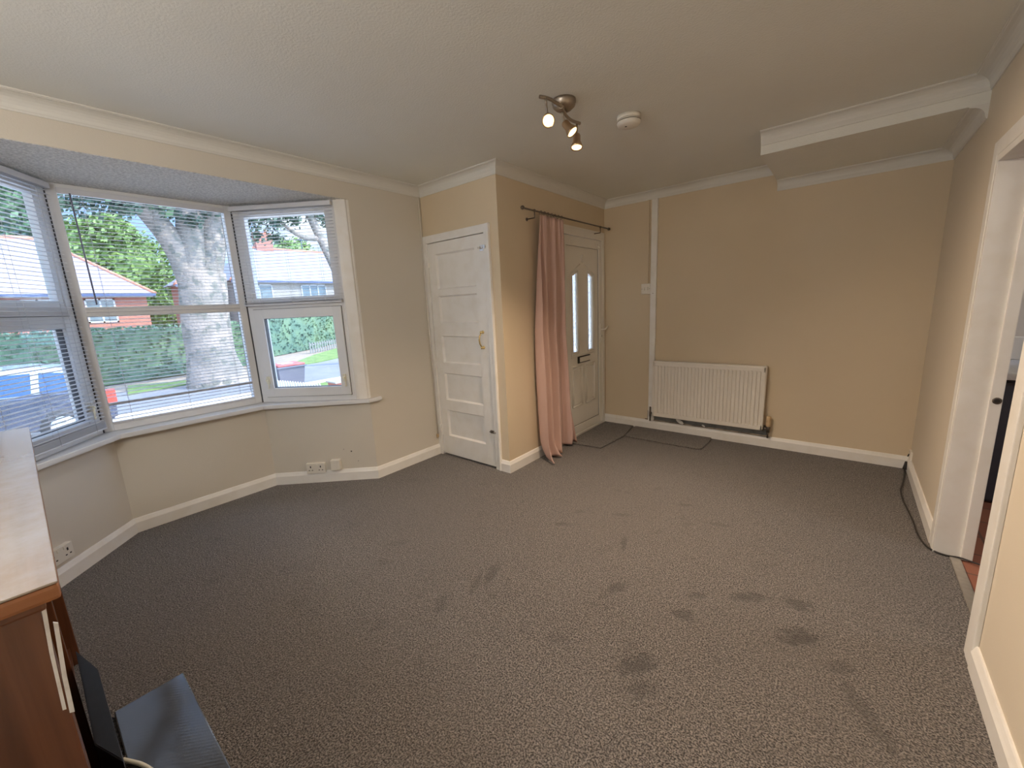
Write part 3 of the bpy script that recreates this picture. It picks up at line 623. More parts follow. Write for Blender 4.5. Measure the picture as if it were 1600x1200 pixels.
MB().lathe([(.009,0),(.009,.003)], (Xr+.108,D1-.045,p.z), (0,-1,0), 12).build('latch_hole', m_hole, jm)
struct(MB().prism([(Xr+.045,D0+.03),(Xr+.085,D0+.03),(Xr+.085,D1-.03),(Xr+.045,D1-.03)], 0, .007, .002).build('trim_10', m_alu), 'metal threshold strip at the kitchen doorway')

# kitchen beyond
K0 = Xr+TW
struct(MB().box(Xr+.06,D0,-.05,K0+.0,D1,-.004).box(K0,.4,-.05,K0+2.6,Yb+.35,-.004).build('floor_kitchen', m_tile))
struct(MB().box(K0,.4,H,K0+2.6,Yb+.35,H+.08).build('ceiling_kitchen', m_ceil))
b = MB(); b.box(K0-.13,Yb+.25,0,K0+2.6,Yb+.35,H); b.box(K0+2.5,.4,0,K0+2.6,Yb+.35,H); b.box(K0,.3,0,K0+2.6,.4,H)
struct(b.build('wall_kitchen', m_kwall))
kc = thing('kitchen_cabinet', 'dark grey kitchen base cabinet seen through the doorway', 'cabinet', (1.0,3.8,0))
ky = 3.74
MB().box(K0+.005,ky+.02,.0,K0+2.0,Yb+.245,.79).build('body', m_kit, kc)
for k in range(3):
    x0 = K0+.01+.6*k; dd = MB().box(x0,ky,.02,x0+.59,ky+.018,.78,.003).build('door', m_kit, kc)
    MB().tube([(x0+.5,ky-.02,.6),(x0+.5,ky-.02,.72)], .006, 8).build('handle', m_nickel, dd)
wt = MB().box(K0+.002,ky-.03,.80,K0+2.0,Yb+.247,.84,.004).build('worktop', m_work); tag(wt, 'pale worktop on the dark kitchen cabinet', 'worktop')
sk = MB().box(K0+.002,Yb+.22,.842,K0+2.0,Yb+.249,1.0,.004).build('worktop_upstand', m_trim); tag(sk, 'white upstand board behind the pale kitchen worktop', 'upstand')
kl = thing('kitchen_ceiling_light', 'round glowing ceiling light in the kitchen', 'light', (K0+1.0,2.6,H))
MB().lathe([(.17,0),(.17,-.03),(.15,-.05)], (K0+1.0,2.6,H), (0,0,1), 32).build('base', m_plastic, kl)
MB().lathe([(.15,-.05),(.13,-.075),(.06,-.09),(.001,-.092)], (K0+1.0,2.6,H), (0,0,1), 32).build('diffuser', mat('lit_diffuser', (1,1,1), .5, emit=((1,.93,.85),KITCH)), kl)

# ------------------------------------------------------------------ radiator
ra = thing('radiator', 'white ribbed panel radiator under a vertical pipe box on the back wall', 'radiator', (-1.0,Yb-.06,.14))
rx0,rx1,rz0,rz1 = -1.497,-.505,.170,.742; ry = Yb-.090
b = MB(); b.box(rx0,ry+.009,rz0,rx1,ry+.018,rz1,.003)
b.box(rx0,ry,rz0,rx1,ry+.012,rz0+.045,.005); b.box(rx0,ry,rz1-.045,rx1,ry+.012,rz1,.005); b.box(rx0,ry,rz0,rx0+.018,ry+.012,rz1,.005); b.box(rx1-.018,ry,rz0,rx1,ry+.012,rz1,.005)
nr = 29
for k in range(nr):
    xc = rx0+.03+(rx1-rx0-.06)*(k+.5)/nr; b.box(xc-.0098,ry-.005,rz0+.034,xc+.0098,ry+.012,rz1-.034,.0060)
b.build('front_panel', m_rad, ra)
MB().box(rx0+.01,ry+.030,rz0+.01,rx1-.01,ry+.055,rz1-.01,.004).build('rear_panel', m_rad, ra)
b = MB(); b.box(rx0-.002,ry+.004,rz1-.004,rx1+.002,ry+.062,rz1+.008,.003)
for k in range(40): b.box(rx0+.02+.0245*k,ry+.016,rz1+.0075,rx0+.032+.0245*k,ry+.05,rz1+.0095)
b.build('top_grille', m_rad, ra)
for x0,x1 in ((rx0-.004,rx0+.002),(rx1-.002,rx1+.004)): MB().box(x0,ry+.004,rz0+.01,x1,ry+.06,rz1+.004,.002).build('side_panel', m_rad, ra)
for x in (rx0+.12,rx1-.12): MB().box(x-.02,ry+.05,rz0+.05,x+.02,Yb,rz1-.08).build('wall_bracket', m_rad, ra)
b = MB(); vx = -.462
b.tube([(vx,Yb-.05,.098),(vx,Yb-.05,.165)], .0075, 10); b.lathe([(.013,0),(.013,.03),(.016,.034),(.016,.055),(.010,.06)], (vx,Yb-.05,.148), (0,0,1), 16); b.tube([(vx,Yb-.05,.178),(rx1,Yb-.05,.186)], .010, 10); vb = b.build('thermostatic_valve', m_darkmetal, ra)
MB().lathe([(.015,0),(.019,.004),(.019,.045),(.016,.050),(.018,.054),(.018,.088),(.014,.095)], (vx,Yb-.05,.205), (0,0,1), 20).build('valve_cap', m_cap, vb)
b = MB(); vx = -1.535
b.tube([(vx,Yb-.045,.10),(vx,Yb-.045,.17)], .0075, 10); b.lathe([(.012,0),(.012,.05),(.009,.055),(.009,.10),(.005,.105)], (vx,Yb-.045,.15), (0,0,1), 14); b.tube([(vx,Yb-.045,.185),(rx0,Yb-.045,.19)], .010, 10); b.build('lockshield_valve', m_darkmetal, ra)
b = MB(); b.tube([(-1.60,Yb-.012,.106),(-1.50,Yb-.022,.106),(-.9,Yb-.024,.107),(-.47,Yb-.026,.106),(-.45,Yb-.04,.106)], .006, 8); pp = b.build('heating_pipe', m_copper); tag(pp, 'thin grubby heating pipe lying along the skirting top below the radiator', 'pipe')
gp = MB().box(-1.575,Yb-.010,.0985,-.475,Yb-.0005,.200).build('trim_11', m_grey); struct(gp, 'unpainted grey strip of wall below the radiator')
def crumple(loc, r, sx, seed):
    random.seed(seed); q = bmesh.new(); bmesh.ops.create_icosphere(q, subdivisions=3, radius=r)
    for v in q.verts: v.co *= random.uniform(.7,1.12)
    bmesh.ops.scale(q, vec=(sx,.55,.65), verts=q.verts); bmesh.ops.rotate(q, matrix=Matrix.Rotation(.5,3,'Y'), verts=q.verts, cent=(0,0,0)); bmesh.ops.translate(q, vec=loc, verts=q.verts)
    m_ = MB(); m_._merge(q); return m_
tp = at(1062,658,1,Yb-.04)
o = crumple((tp.x,Yb-.036,.132), .026, 1.6, 3).build('crumpled_paper', m_tissue); tag(o, 'larger crumpled white paper scrap stuffed under the radiator, left one', 'paper', 'paper scraps under the radiator')
tp = at(1099,663,1,Yb-.04)
o = crumple((tp.x,Yb-.034,.122), .013, 1.3, 5).build('crumpled_paper', m_tissue); tag(o, 'tiny white paper scrap under the radiator, right of the larger one', 'paper', 'paper scraps under the radiator')

# trunking, switch
b = MB(); b.box(-1.563,Yb-.030,.10,-1.505,Yb-.0005,2.325,.004); o = b.build('pipe_boxing', m_trim); tag(o, 'wide white vertical pipe boxing left of the radiator from coving to skirting', 'boxing')
b = MB(); b.box(-1.612,Yb-.012,1.532,-1.590,Yb-.0005,2.328,.003); o = b.build('cable_trunking', m_wall); tag(o, 'slim wall-coloured trunking running from the ceiling down to the light switch', 'trunking')
ls = thing('light_switch', 'white light switch beside the pipe boxing on the back wall', 'switch', (-1.61,Yb,1.475))
MB().box(-1.660,Yb-.022,1.425,-1.566,Yb-.0005,1.530,.004).build('switch_plate', m_plastic, ls)
for x in (-1.628,-1.598): MB().box(x-.008,Yb-.030,1.463,x+.008,Yb-.020,1.495,.003).build('rocker', m_plastic, ls)
for x in (-1.652,-1.574): MB().lathe([(.003,0),(.003,.002)], (x,Yb-.022,1.478), (0,-1,0), 10).build('screw', m_darkmetal, ls)
MB().lathe([(.004,0),(.004,.002)], (-1.535,Yb-.030,1.43), (0,-1,0), 10).build('screw_head', m_darkmetal, bpy.data.objects['pipe_boxing'])

# ------------------------------------------------------------------ sockets
def facing(origin, u, n):
    """matrix: local x along u, local y outwards n, z up"""
    u = Vector((*u,0)).normalized(); n = Vector((*n,0)).normalized()
    return Matrix(((u.x,n.x,0,origin[0]),(u.y,n.y,0,origin[1]),(0,0,1,origin[2]),(0,0,0,1)))
def tb(mb, M4, *a, bev=0):
    mb.box(*a, bev=bev, mtx=M4); return mb
ur = Vector((Xw-Xbay,Yr-Yrc)).normalized(); nrn = Vector((ur.y,-ur.x))
def on_right_facet(px,py,off=.02):
    # intersection of the pixel ray with the facet plane
    d = _f+_r2*((px-800)/F)-_u2*((py-600)/F); A = Vector((Xbay,Yrc,0))+Vector((nrn.x,nrn.y,0))*off; n3 = Vector((nrn.x,nrn.y,0))
    return CAM+d*((A-CAM).dot(n3)/d.dot(n3))
def double_socket(label, M4, w=.146, h=.086):
    loc = M4.to_translation(); e = thing('wall_socket', label, 'socket', loc)
    b = MB(); tb(b,M4,-w/2,0,-h/2,w/2,.028,h/2,bev=.003); pl = b.build('socket_plate', m_plastic, e)
    for sx in (-.040,.040):
        b = MB(); tb(b,M4,sx-.004,.0275,.006,sx+.004,.0295,.022); tb(b,M4,sx-.017,.0275,-.018,sx-.008,.0295,-.012); tb(b,M4,sx+.008,.0275,-.018,sx+.017,.0295,-.012); b.build('pin_holes', m_hole, e)
        b = MB(); tb(b,M4,sx-.010+(.022 if sx<0 else -.022),.027,.020,sx+.000+(.022 if sx<0 else -.022),.032,.036,bev=.002); b.build('rocker', m_plastic, e)
    return e
pL = on_right_facet(494,732)
double_socket('white double socket on the low wall under the right side light', facing((pL.x-nrn.x*.02,pL.y-nrn.y*.02,.128), ur, nrn), w=.150)
pJ = on_right_facet(524,727,.04)
b = MB(); tb(b,facing((pJ.x-nrn.x*.04,pJ.y-nrn.y*.04,.150), ur, nrn),-.037,0,-.043,.037,.048,.043,bev=.005); o = b.build('junction_box', m_plastic); tag(o, 'small white square junction box right of the double socket', 'junction box')
b = MB()
for qx,qz,r in ((549,705,.006),(537,702,.003),(560,720,.003)):
    p = on_right_facet(qx,qz,.0); b.lathe([(r,-.001),(r,.0008)], (p.x,p.y,p.z), (nrn.x,nrn.y,0), 10)
o = b.build('screw_hole', m_hole, bpy.data.objects['wall_bay'])
ul = Vector((Xbay-Xw,Ylc-Yl)).normalized(); nl = Vector((ul.y,-ul.x)); 
if nl.x < 0: nl = -nl
s_ = .045; A = Vector((Xw,Yl))
def on_left_facet(px,py,off=.02):
    d = _f+_r2*((px-800)/F)-_u2*((py-600)/F); n3 = Vector((nl.x,nl.y,0)); P = Vector((Xw,Yl,0))+n3*off
    return CAM+d*((P-CAM).dot(n3)/d.dot(n3))
p = on_left_facet(93,868)
double_socket('white double socket on the low bay wall beside the sideboard', facing((p.x-nl.x*.02,p.y-nl.y*.02,p.z), -ul, nl))

# ------------------------------------------------------------------ ceiling light with three spots
cl = thing('ceiling_spotlight', 'three-lamp ceiling spotlight on a curved nickel bar with glowing bulbs', 'light', (-1.225,2.00,H))
MB().lathe([(.062,0),(.062,-.012),(.056,-.030),(.040,-.044),(.015,-.050),(.001,-.050)], (-1.225,2.005,H), (0,0,1), 36).build('ceiling_rose', m_nickel, cl)
zb_ = 2.335
pa = at(843,151,2,zb_); pe = at(906,193,2,zb_); pm = at(876,166,2,zb_)
pq1 = at(857,154,2,zb_); pq2 = at(868,160,2,zb_); pq3 = at(884,180,2,zb_); pq4 = at(893,188,2,zb_); 
def spline(P, n=6):
    out = []
    for i in range(len(P)-1):
        p0 = P[max(i-1,0)]; p1 = P[i]; p2 = P[i+1]; p3 = P[min(i+2,len(P)-1)]
        for k in range(n):
            t = k/n; out.append(.5*((2*p1)+(-p0+p2)*t+(2*p0-5*p1+4*p2-p3)*t*t+(-p0+3*p1-3*p2+p3)*t**3))
    out.append(P[-1]); return out
barp = spline([pa,pq1,pq2,pm,pq3,pq4,pe])
b = MB(); b.tube(barp, .008, 12); b.build('curved_bar', m_nickel, cl)
MB().tube([(-1.215,1.985,2.355),(pm.x,pm.y,zb_)], .010, 10).build('stem', m_nickel, cl)
def spot(bar_px, head_px, head_z, aim, power, beam, back=.075):
    P = at(*bar_px,2,zb_); Lc = at(*head_px,2,head_z); a = Vector(aim).normalized(); B = Lc-a*back
    st = MB(); st.tube([P, P+Vector((0,0,-.03)), B+a*.01+Vector((0,0,.004)), B+a*.014], .0055, 10)
    h = st.build('arm', m_nickel, cl)
    hd = MB(); hd.lathe([(.006,0),(.017,.003),(.020,.010),(.020,.038),(.026,.052),(.031,.066),(.032,.075),(.029,.075),(.026,.068)], B, a, 28)
    hd = hd.build('lamp_head', m_ring, cl)
    MB().lathe([(.001,.0685),(.0265,.0685),(.0265,.0715),(.001,.0735)], B, a, 28).build('bulb', m_bulb, hd)
    ld = bpy.data.lights.new('bulb_light', 'SPOT'); ld.energy = SPOT*power; ld.color = (1,.75,.52); ld.spot_size = math.radians(beam); ld.spot_blend = 1.0; ld.shadow_soft_size = .025
    lo = bpy.data.objects.new('bulb_light', ld); C.objects.link(lo); lo.location = Lc+a*.012; lo.rotation_euler = (-a).to_track_quat('Z','Y').to_euler()
    return Lc
camdir = lambda px,py,z: (CAM-at(px,py,2,z)).normalized()
c1 = camdir(857,189,2.25)
spot((853,152), (857,189), 2.255, c1+Vector((-.02,.15,-.22)), .45, 80)
spot((879,172), (895,207), 2.235, Vector((.62,.12,-.80)), .9, 120)
spot((901,192), (901,231), 2.195, Vector((.10,-.22,-1.0)), 1.5, 140)
# added fill lamp that brightens the room, unseen behind the camera
pl = thing('added_fill_lamp', 'added white globe fill lamp, unseen behind the viewer', 'lamp', (-1.15,-.85,H))
MB().lathe([(.05,0),(.05,-.02),(.02,-.04)], (-1.15,-.85,H), (0,0,1), 24).build('ceiling_cup', m_plastic, pl)
MB().tube([(-1.15,-.85,H-.03),(-1.15,-.85,H-.26)], .004, 8).build('flex', m_plastic, pl)
MB().lathe([(.17*math.sin(PI*k/16),-.42-.17*math.cos(PI*k/16)) for k in range(17)], (-1.15,-.85,H), (0,0,1), 32).build('globe', mat('fill_globe_glow', (1,1,1), .5, emit=((1,.985,.98),FILL_GLOBE)), pl)
# smoke alarm
sa = thing('smoke_alarm', 'round white smoke alarm on the ceiling right of the spotlight', 'smoke alarm', (-1.062,2.435,H))
sc = (-1.055,2.425,H)
MB().lathe([(.066,0),(.066,-.020),(.064,-.022)], sc, (0,0,1), 40).build('base', m_plastic, sa)
MB().lathe([(.060,-.018),(.060,-.034)], sc, (0,0,1), 40).build('vent_ring', m_lcd, sa)
MB().lathe([(.066,-.0245),(.0665,-.0275),(.066,-.0285)], sc, (0,0,1), 40).build('vent_fin', m_plastic, sa)
MB().lathe([(.066,-.033),(.0665,-.037),(.062,-.048),(.050,-.054),(.001,-.055)], sc, (0,0,1), 40).build('cover', m_plastic, sa)
MB().lathe([(.006,0),(.006,.0015)], (sc[0]-.012,sc[1]-.012,H-.0562), (0,0,1), 14).build('test_button', m_lcd, sa)

# ------------------------------------------------------------------ curtain pole and curtain
CX = Xc+.08
cp = thing('curtain_pole', 'dark thin curtain pole with ball ends above the front door', 'curtain pole', (CX,3.4,2.11))
MB().tube([(CX,2.66,2.108),(CX,4.105,2.112)], .0065, 12).build('pole', m_darkmetal, cp)
for y in (2.645,4.118): MB().lathe([(.004,-.018),(.012,-.012),(.016,0),(.012,.012),(.004,.018)], (CX,y,2.11), (0,1,0), 16).build('finial', m_darkmetal, cp)
for y in (2.80,3.93):
    b = MB(); b.tube([(CX,y,2.100),(CX,y,2.055),(Xc+.004,y,2.055)], .005, 8); b.lathe([(.014,0),(.014,.004)], (Xc,y,2.055), (1,0,0), 14); b.lathe([(.010,-.006),(.010,.006)], (CX,y,2.110), (0,1,0), 14); b.build('bracket', m_darkmetal, cp)
cu = thing('curtain', 'dusty pink pleated curtain drawn back left of the front door, hem on carpet', 'curtain', (CX,3.05,0))
bm = bmesh.new(); NU,NV = 130,60; grid = []
for j in range(NV+1):
    v = j/NV; z = 2.088*(1-v)+.006*v
    # left and right edge of the cloth, measured down the drop
    yl = 2.865-.11*min(1,v*2.2)**.8+.0*v+.005*math.sin(v*6); yr = 3.235-.0*v+.015*math.sin(PI*min(1,v*2.2))+.085*max(0,(v-.45)/.55)**1.1
    row = []
    for i in range(NU+1):
        u = i/NU; amp = .018+.046*min(1,v*1.6)
        nf = 4.0*u+.30*math.sin(5.2*u+.6)+.10*math.sin(11*u+2.0*v)+.25*v*(u-.4)
        ph = 2*PI*nf
        q_ = max(0,1-v*5.5)
        wv = math.sin(ph+.35*math.sin(ph))*(.75+.35*math.sin(4*u+1.2+v))+.16*math.sin(2.1*ph+1+3*v)+.35*q_*math.sin(2*PI*9*u)
        if u < .22: wv += (.22-u)*2.0*min(1,v*3)
        y = yl+(yr-yl)*u+ .010*math.cos(ph)*min(1,v*3)
        x = CX+.000+amp*wv*(.5+.5*min(1,v*4))
        zz = z
        if v > .90:      # hem crumpling onto the carpet
            k = (v-.90)/.10
            x += .05*k*k*(.4+math.sin(5*u+.6)); y += .03*k*k*math.sin(7*u); zz = max(.006+.008*(1+math.sin(9*u)), z-.00*k)
        if v > .82 and u > .86: k=(v-.82)/.18; y += .05*k*math.sin((u-.86)/.14*PI); x += .02*k
        row.append(bm.verts.new((max(x,Xc+.024),y,zz)))
    grid.append(row)
for j in range(NV):
    for i in range(NU):
        f = bm.faces.new((grid[j][i],grid[j][i+1],grid[j+1][i+1],grid[j+1][i])); f.smooth = True
mb = MB(); mb._merge(bm); clo = mb.build('cloth', m_curt, cu)
sm = clo.modifiers.new('thickness','SOLIDIFY'); sm.thickness = .003
bm = bmesh.new()
mb = MB()
for k in range(7):
    y = 2.885+.052*k; ring = [(CX+.013*math.cos(t),y+.004*math.sin(t*1),2.106+.014*math.sin(t)) for t in [2*PI*q/14 for q in range(15)]]
    MB().tube(ring, .0022, 6).build('curtain_ring', m_darkmetal, cu)
mb.bm.free(); bm.free()

# ------------------------------------------------------------------ carpet offcuts used as mats
def floorpoly(pts): 
    return [(p.x,p.y) for p in [at(a,c,2,0) for a,c in pts]]
P = [(-2.060,3.42),(-2.050,3.28),(-1.700,3.335),(-1.690,3.76),(-1.725,4.140),(-2.055,4.145)]
P = [(-2.062,3.30),(-1.705,3.335),(-1.668,3.77),(-1.725,4.150),(-2.062,4.150)]
o = MB().prism(P, .0005, .013, .003).build('doormat', m_mat); tag(o, 'square carpet offcut lying as a mat against the front door', 'mat', 'carpet offcuts by the front door')
P = [(-1.655,3.775),(-.965,3.768),(-.925,3.80),(-.918,4.040),(-.93,4.155),(-1.705,4.155)]
o = MB().prism(P, .0005, .011, .003).build('doormat', m_mat); tag(o, 'long narrow carpet offcut lying below the radiator', 'mat', 'carpet offcuts by the front door')

# ------------------------------------------------------------------ black lead and corner socket at right
cb = [at(a,c,2,.006) for a,c in [(1413,742),(1410,757),(1407,766),(1411,782),(1420,800),(1428,818),(1434,835),(1446,852),(1462,862),(1480,868),(1500,873),(1520,880),(1545,889),(1575,899)]]
cb = [Vector((p.x if k < 8 else p.x, p.y, .006 if p.x < Xr+.07 else .003)) for k,p in enumerate(cb)]
for k,p in enumerate(cb):
    if p.x > Xr+.04: p.z = .011
b = MB(); b.tube(spline([Vector((Xr-.022,Yb-.05,.06)),Vector((Xr-.03,Yb-.07,.02))]+cb,5), .0042, 8); o = b.build('power_lead', m_cable); tag(o, 'black power lead trailing along the right skirting and through the doorway', 'cable')
b = MB(); b.tube([(Xr-.022,Yb-.050,.070),(Xr-.030,Yb-.075,.014)], [.009,.013], 10); b.build('plug_sleeve', m_cable, o)
b = MB(); b.box(Xr-.014,Yb-.115,.10,Xr-.0005,Yb-.03,.165,.003); o = b.build('cable_outlet', m_plastic); tag(o, 'small white cable outlet plate low in the far right corner', 'outlet')
b = MB(); b.tube([(Xr-.015,Yb-.06,.135),(Xr-.022,Yb-.075,.12)], .004, 8); b.build('outlet_hole', m_hole, o)

# ------------------------------------------------------------------ sideboard at lower left
sb = thing('sideboard', 'reddish stained wooden sideboard with a worn pale top, under the bay window', 'sideboard', (-1.65,-.25,0))
tz = 1.0; tx0,tx1,ty0,ty1 = -2.432,-.893,-.62,-.022
b = MB(); b.box(tx0,ty0,tz-.004,tx1,ty1,tz,.0015); b.build('top_surface', m_top, sb, label='worn pale top surface')
b = MB(); b.box(tx0,ty0,tz-.030,tx1,ty1,tz-.0042,.006); b.build('top_edge', m_topedge, sb)
MB().box(tx0+.02,ty0+.02,tz-.048,tx1-.018,ty1-.018,tz-.030,.005).build('top_moulding', m_woodh, sb)
ex = -.925; fy = -.047; by = -.60; fx = -2.40; ztop = tz-.048
# near end panel: stiles, rails, recessed panels
for y0,y1 in ((fy-.085,fy),(by,by+.085)): MB().box(ex-.030,y0,0,ex,y1,ztop,.003).build('stile', m_wood, sb)
for z0,z1 in ((ztop-.045,ztop),(.665,.715),(.06,.14)): MB().box(ex-.028,by+.084,z0,ex-.002,fy-.084,z1,.003).build('rail', m_woodh, sb)
for z0,z1 in ((.71,ztop-.04),(.135,.67)): MB().box(ex-.022,by+.08,z0,ex-.012,fy-.08,z1).build('recessed_panel', m_wood, sb)
MB().box(ex-.010,by+.11,.74,ex-.0075+.004,fy-.11,ztop-.07,.004).build('raised_field', m_wood, sb)
# far end post, back, bottom, shelf
MB().box(fx,fy-.06,0,fx+.05,-.056,ztop,.003).build('far_post', m_wood, sb)
MB().box(fx,by,0,fx+.03,fy-.05,ztop).build('far_end', m_wood, sb)
MB().box(fx+.03,by,.06,ex-.03,by+.015,ztop).build('back', m_wood, sb)
MB().box(fx+.03,by+.015,.06,ex-.03,fy-.03,.085).build('bottom', m_woodh, sb)
MB().box(fx+.03,by+.015,.48,ex-.03,fy-.06,.50).build('shelf', m_woodh, sb)
MB().box(fx+.05,fy-.030,ztop-.03,ex-.03,fy-.012,ztop,.002).build('front_rail', m_woodh, sb)
MB().box(-1.62,by+.015,.085,-1.595,fy-.012,ztop-.03,.002).build('partition', m_wood, sb)
MB().box(-1.090,fy-.09,.085,-1.060,fy-.0055,.885,.003).build('inner_post', m_wood, sb)
m_glint = mat('painted_edge_glint', (.85,.87,.92), .25, n1=(40,.5,.7,(.60,.58,.60),.6))  # near-white strips painting the window's glint along the stile
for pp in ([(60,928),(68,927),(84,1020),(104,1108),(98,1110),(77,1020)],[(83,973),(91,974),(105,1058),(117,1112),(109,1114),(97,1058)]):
    A = [at(x,y,0,ex+.002) for x,y in pp]; MB().solid(A,[a+Vector((-.004,0,0)) for a in A]).build('edge_glint', m_glint, sb, label='painted window glint on the edge')
# black box against the sideboard, glossy panel on the floor
q = [(-1.66,-.0455),(-1.512,-.013),(-1.130,-.011),(-1.232,-.0455)]
o = MB().prism(q, 0, .45, .002).build('black_panel', m_black); tag(o, 'matt black slab standing on edge against the front of the sideboard', 'panel')
p1 = at(286,1050,2,.022)
o = MB().box(-1.905,-.009,.0,-1.20,.190,.022,.004).build('glossy_panel', m_screen); tag(o, 'shiny dark fine-ribbed panel lying flat on the carpet reflecting the window', 'panel')
pts = [at(a,c,2,.03) for a,c in [(192,1187),(205,1190),(220,1194),(233,1201),(245,1212),(250,1230)]]
b = MB(); b.tube(spline(pts,5), .006, 10); o = b.build('white_cable', m_cream); tag(o, 'short curved cream cable lying on the shiny dark panel', 'cable')

# ================================================================== outside
G0 = -.8
def flat(name, pts, z, m, label=None, cat=None):
    o = MB().prism(pts, z-.1, z).build(name, m)
    return o
o = flat('ground', [(-3.0-.75,-12),(-3.0-.75,60),(-120,110),(-120,-60)], G0-.03, m_earth); struct(o)
o = flat('front_path', [(-4.0,-10),(-4.0,14),(-13.6,14),(-13.6,-10)], G0, m_pave); struct(o)
o = flat('street', [(-13.7,-16),(-13.7,5.5),(-10.9,6.4),(-11,26),(-30,40),(-21,11.5),(-18.0,5.6),(-18.0,-16)], G0-.004, m_road); struct(o)
def leafcloud(mb, c, R, n, size, up=0.0, shell=.55, seed=1, box=False):
    """many small leaf quads scattered through an ellipsoid (or box) volume"""
    rnd = random.Random(seed); b = mb.bm; c = Vector(c)
    for _ in range(n):
        if box: p = Vector((rnd.uniform(-1,1)*R[0], rnd.uniform(-1,1)*R[1], rnd.uniform(-1,1)*R[2]))
        else:
            d = Vector((rnd.gauss(0,1),rnd.gauss(0,1),rnd.gauss(0,1))).normalized(); k = shell+(1-shell)*rnd.random()
            k *= 1+.16*math.sin(d.x*7+seed)*math.cos(d.y*6+d.z*5)
            p = Vector((d.x*R[0]*k, d.y*R[1]*k, d.z*R[2]*k))
        a = Vector((rnd.gauss(0,1),rnd.gauss(0,1),rnd.gauss(0,1))).normalized(); e = a.orthogonal().normalized(); g = a.cross(e); s = size*rnd.uniform(.6,1.3); p = p+c
        vs = [b.verts.new(p+e*s), b.verts.new(p+g*s*.55), b.verts.new(p-e*s), b.verts.new(p-g*s*.55)]; b.faces.new(vs)
def lump(mb, c, R, seed, sub=4):
    rnd = random.Random(seed); q = bmesh.new(); bmesh.ops.create_icosphere(q, subdivisions=sub, radius=1)
    f = [rnd.uniform(2,6) for _ in range(6)]
    for v in q.verts:
        d = v.co.normalized(); k = .86+.09*math.sin(f[0]*d.x+f[1]*d.y)+.07*math.sin(f[2]*2*d.z+f[3]*d.x)+rnd.uniform(-.04,.04)
        v.co = Vector((d.x*R[0]*k+c[0], d.y*R[1]*k+c[1], d.z*R[2]*k+c[2]))
    mb._merge(q)
def tree(label, base, trunk_r, trunk_h, blobs, m, size, dens, seed, group='trees behind the houses'):
    e = thing('tree', label, 'tree', base, group)
    MB().tube([base,(base[0],base[1],base[2]+trunk_h*.5),(base[0],base[1],base[2]+trunk_h)], [trunk_r*1.2,trunk_r,trunk_r*.7], 12).build('trunk', m_bark, e)
    mb = MB()
    for i,(c,R) in enumerate(blobs):
        lump(mb, c, [q*.86 for q in R], seed+i); leafcloud(mb, c, R, dens, size, seed=seed+i, shell=.78)
    mb.build('foliage', m, e); return e
tree('bright yellow-green tree behind the houses, seen left of the big trunk', (-58,9.2,G0), .4, 4, [((-58,9,6.2),(2.9,3.8,4.6)),((-58,6.0,8.0),(2.7,3.1,3.6)),((-58,10.8,3.6),(2.7,2.1,3.8)),((-57.5,7.8,10.2),(2.2,2.2,1.8)),((-58,12.2,2.4),(2.2,2.0,3.6))], m_leafL, .30, 2200, 11)
tree('dark tall tree high behind the left house, seen in the left light', (-70,-1.4,G0), .6, 8, [((-70,-1.4,17.0),(4.2,6.1,7.7)),((-70,1.8,13),(3.6,3.6,4.2)),((-70,-7,13.5),(4.2,5.6,7))], m_leafM, .46, 2300, 31)
tree('low yellow-green tree top showing over the right house roof', (-60,26,G0), .4, 5, [((-60,26.5,9.2),(3,3.2,2.6))], m_leafL, .32, 1200, 51)
# the big street tree
bt = thing('street_tree', 'big mottled street tree with forking trunk and low leafy branches', 'tree', (-16.5,4.3,G0))
def W(px,py,x=-16.5): return at(px,py,0,x)
tb_ = [W(345,608),W(332,560),W(322,500),W(318,450),W(316,425)]
b = MB(); b.tube(spline(tb_,5), [.98]+[.98-.28*min(1,k/5) for k in range(1,6)]+[.68-.003*k for k in range(len(spline(tb_,5))-6)], 22, True); tr = b.build('trunk', m_bark, bt)
def limb(pts, r0, r1, name='branch'):
    sp = spline([W(*p) if len(p)==2 else W(p[0],p[1],p[2]) for p in pts],5); n = len(sp)
    b = MB(); b.tube(sp, [r0+(r1-r0)*k/(n-1) for k in range(n)], 14); return b.build(name, m_bark, bt)
limb([(300,445),(284,405),(262,368),(224,322),(190,285,-16),(150,240,-15)], .36, .24)
limb([(306,440),(299,390),(296,330),(293,270),(288,200)], .42, .30)
limb([(324,440),(332,390),(336,330),(340,260),(346,180)], .40, .26)
ub = thing('roadside_tree', 'slender leaning branchy tree crossing the right side light', 'tree', (-19,11.5,G0))
b = MB(); sp = spline([at(x,y,0,-16.5) for x,y in [(541,500),(534,450),(526,425),(512,395),(495,360),(480,325),(466,280)]],5); b.tube(sp, [.20-.06*k/len(sp) for k in range(len(sp))], 12)
bp_ = sp[0]; b.tube([(bp_.x-.2,bp_.y+.5,G0),(bp_.x,bp_.y,bp_.z)], [.24,.2], 12); b.build('trunk', m_bark, ub)
b = MB(); b.tube(spline([at(x,y,0,-16.5) for x,y in [(497,372),(478,372),(458,362),(440,348),(425,330)]],5), [.10]*3+[.085]*9+[.06]*9, 10); b.build('branch', m_bark, ub)
def spray(e, spots, m, size, n, seed):
    mb = MB()
    for i,(px,py,x,r) in enumerate(spots):
        c = at(px,py,0,x); leafcloud(mb, c, (r,r,r*.7), n, size, seed=seed+i, shell=.1)
    return mb.build('foliage', m, e)
spray(bt, [(110,318,-14,.5),(150,312,-14,.6),(185,318,-14,.45),(196,326,-14,.35),(250,322,-15,.4),(270,335,-15.5,.3),(300,345,-16,.35),(322,330,-16.2,.5),(345,320,-16.2,.5)], m_leafD, .075, 170, 70)
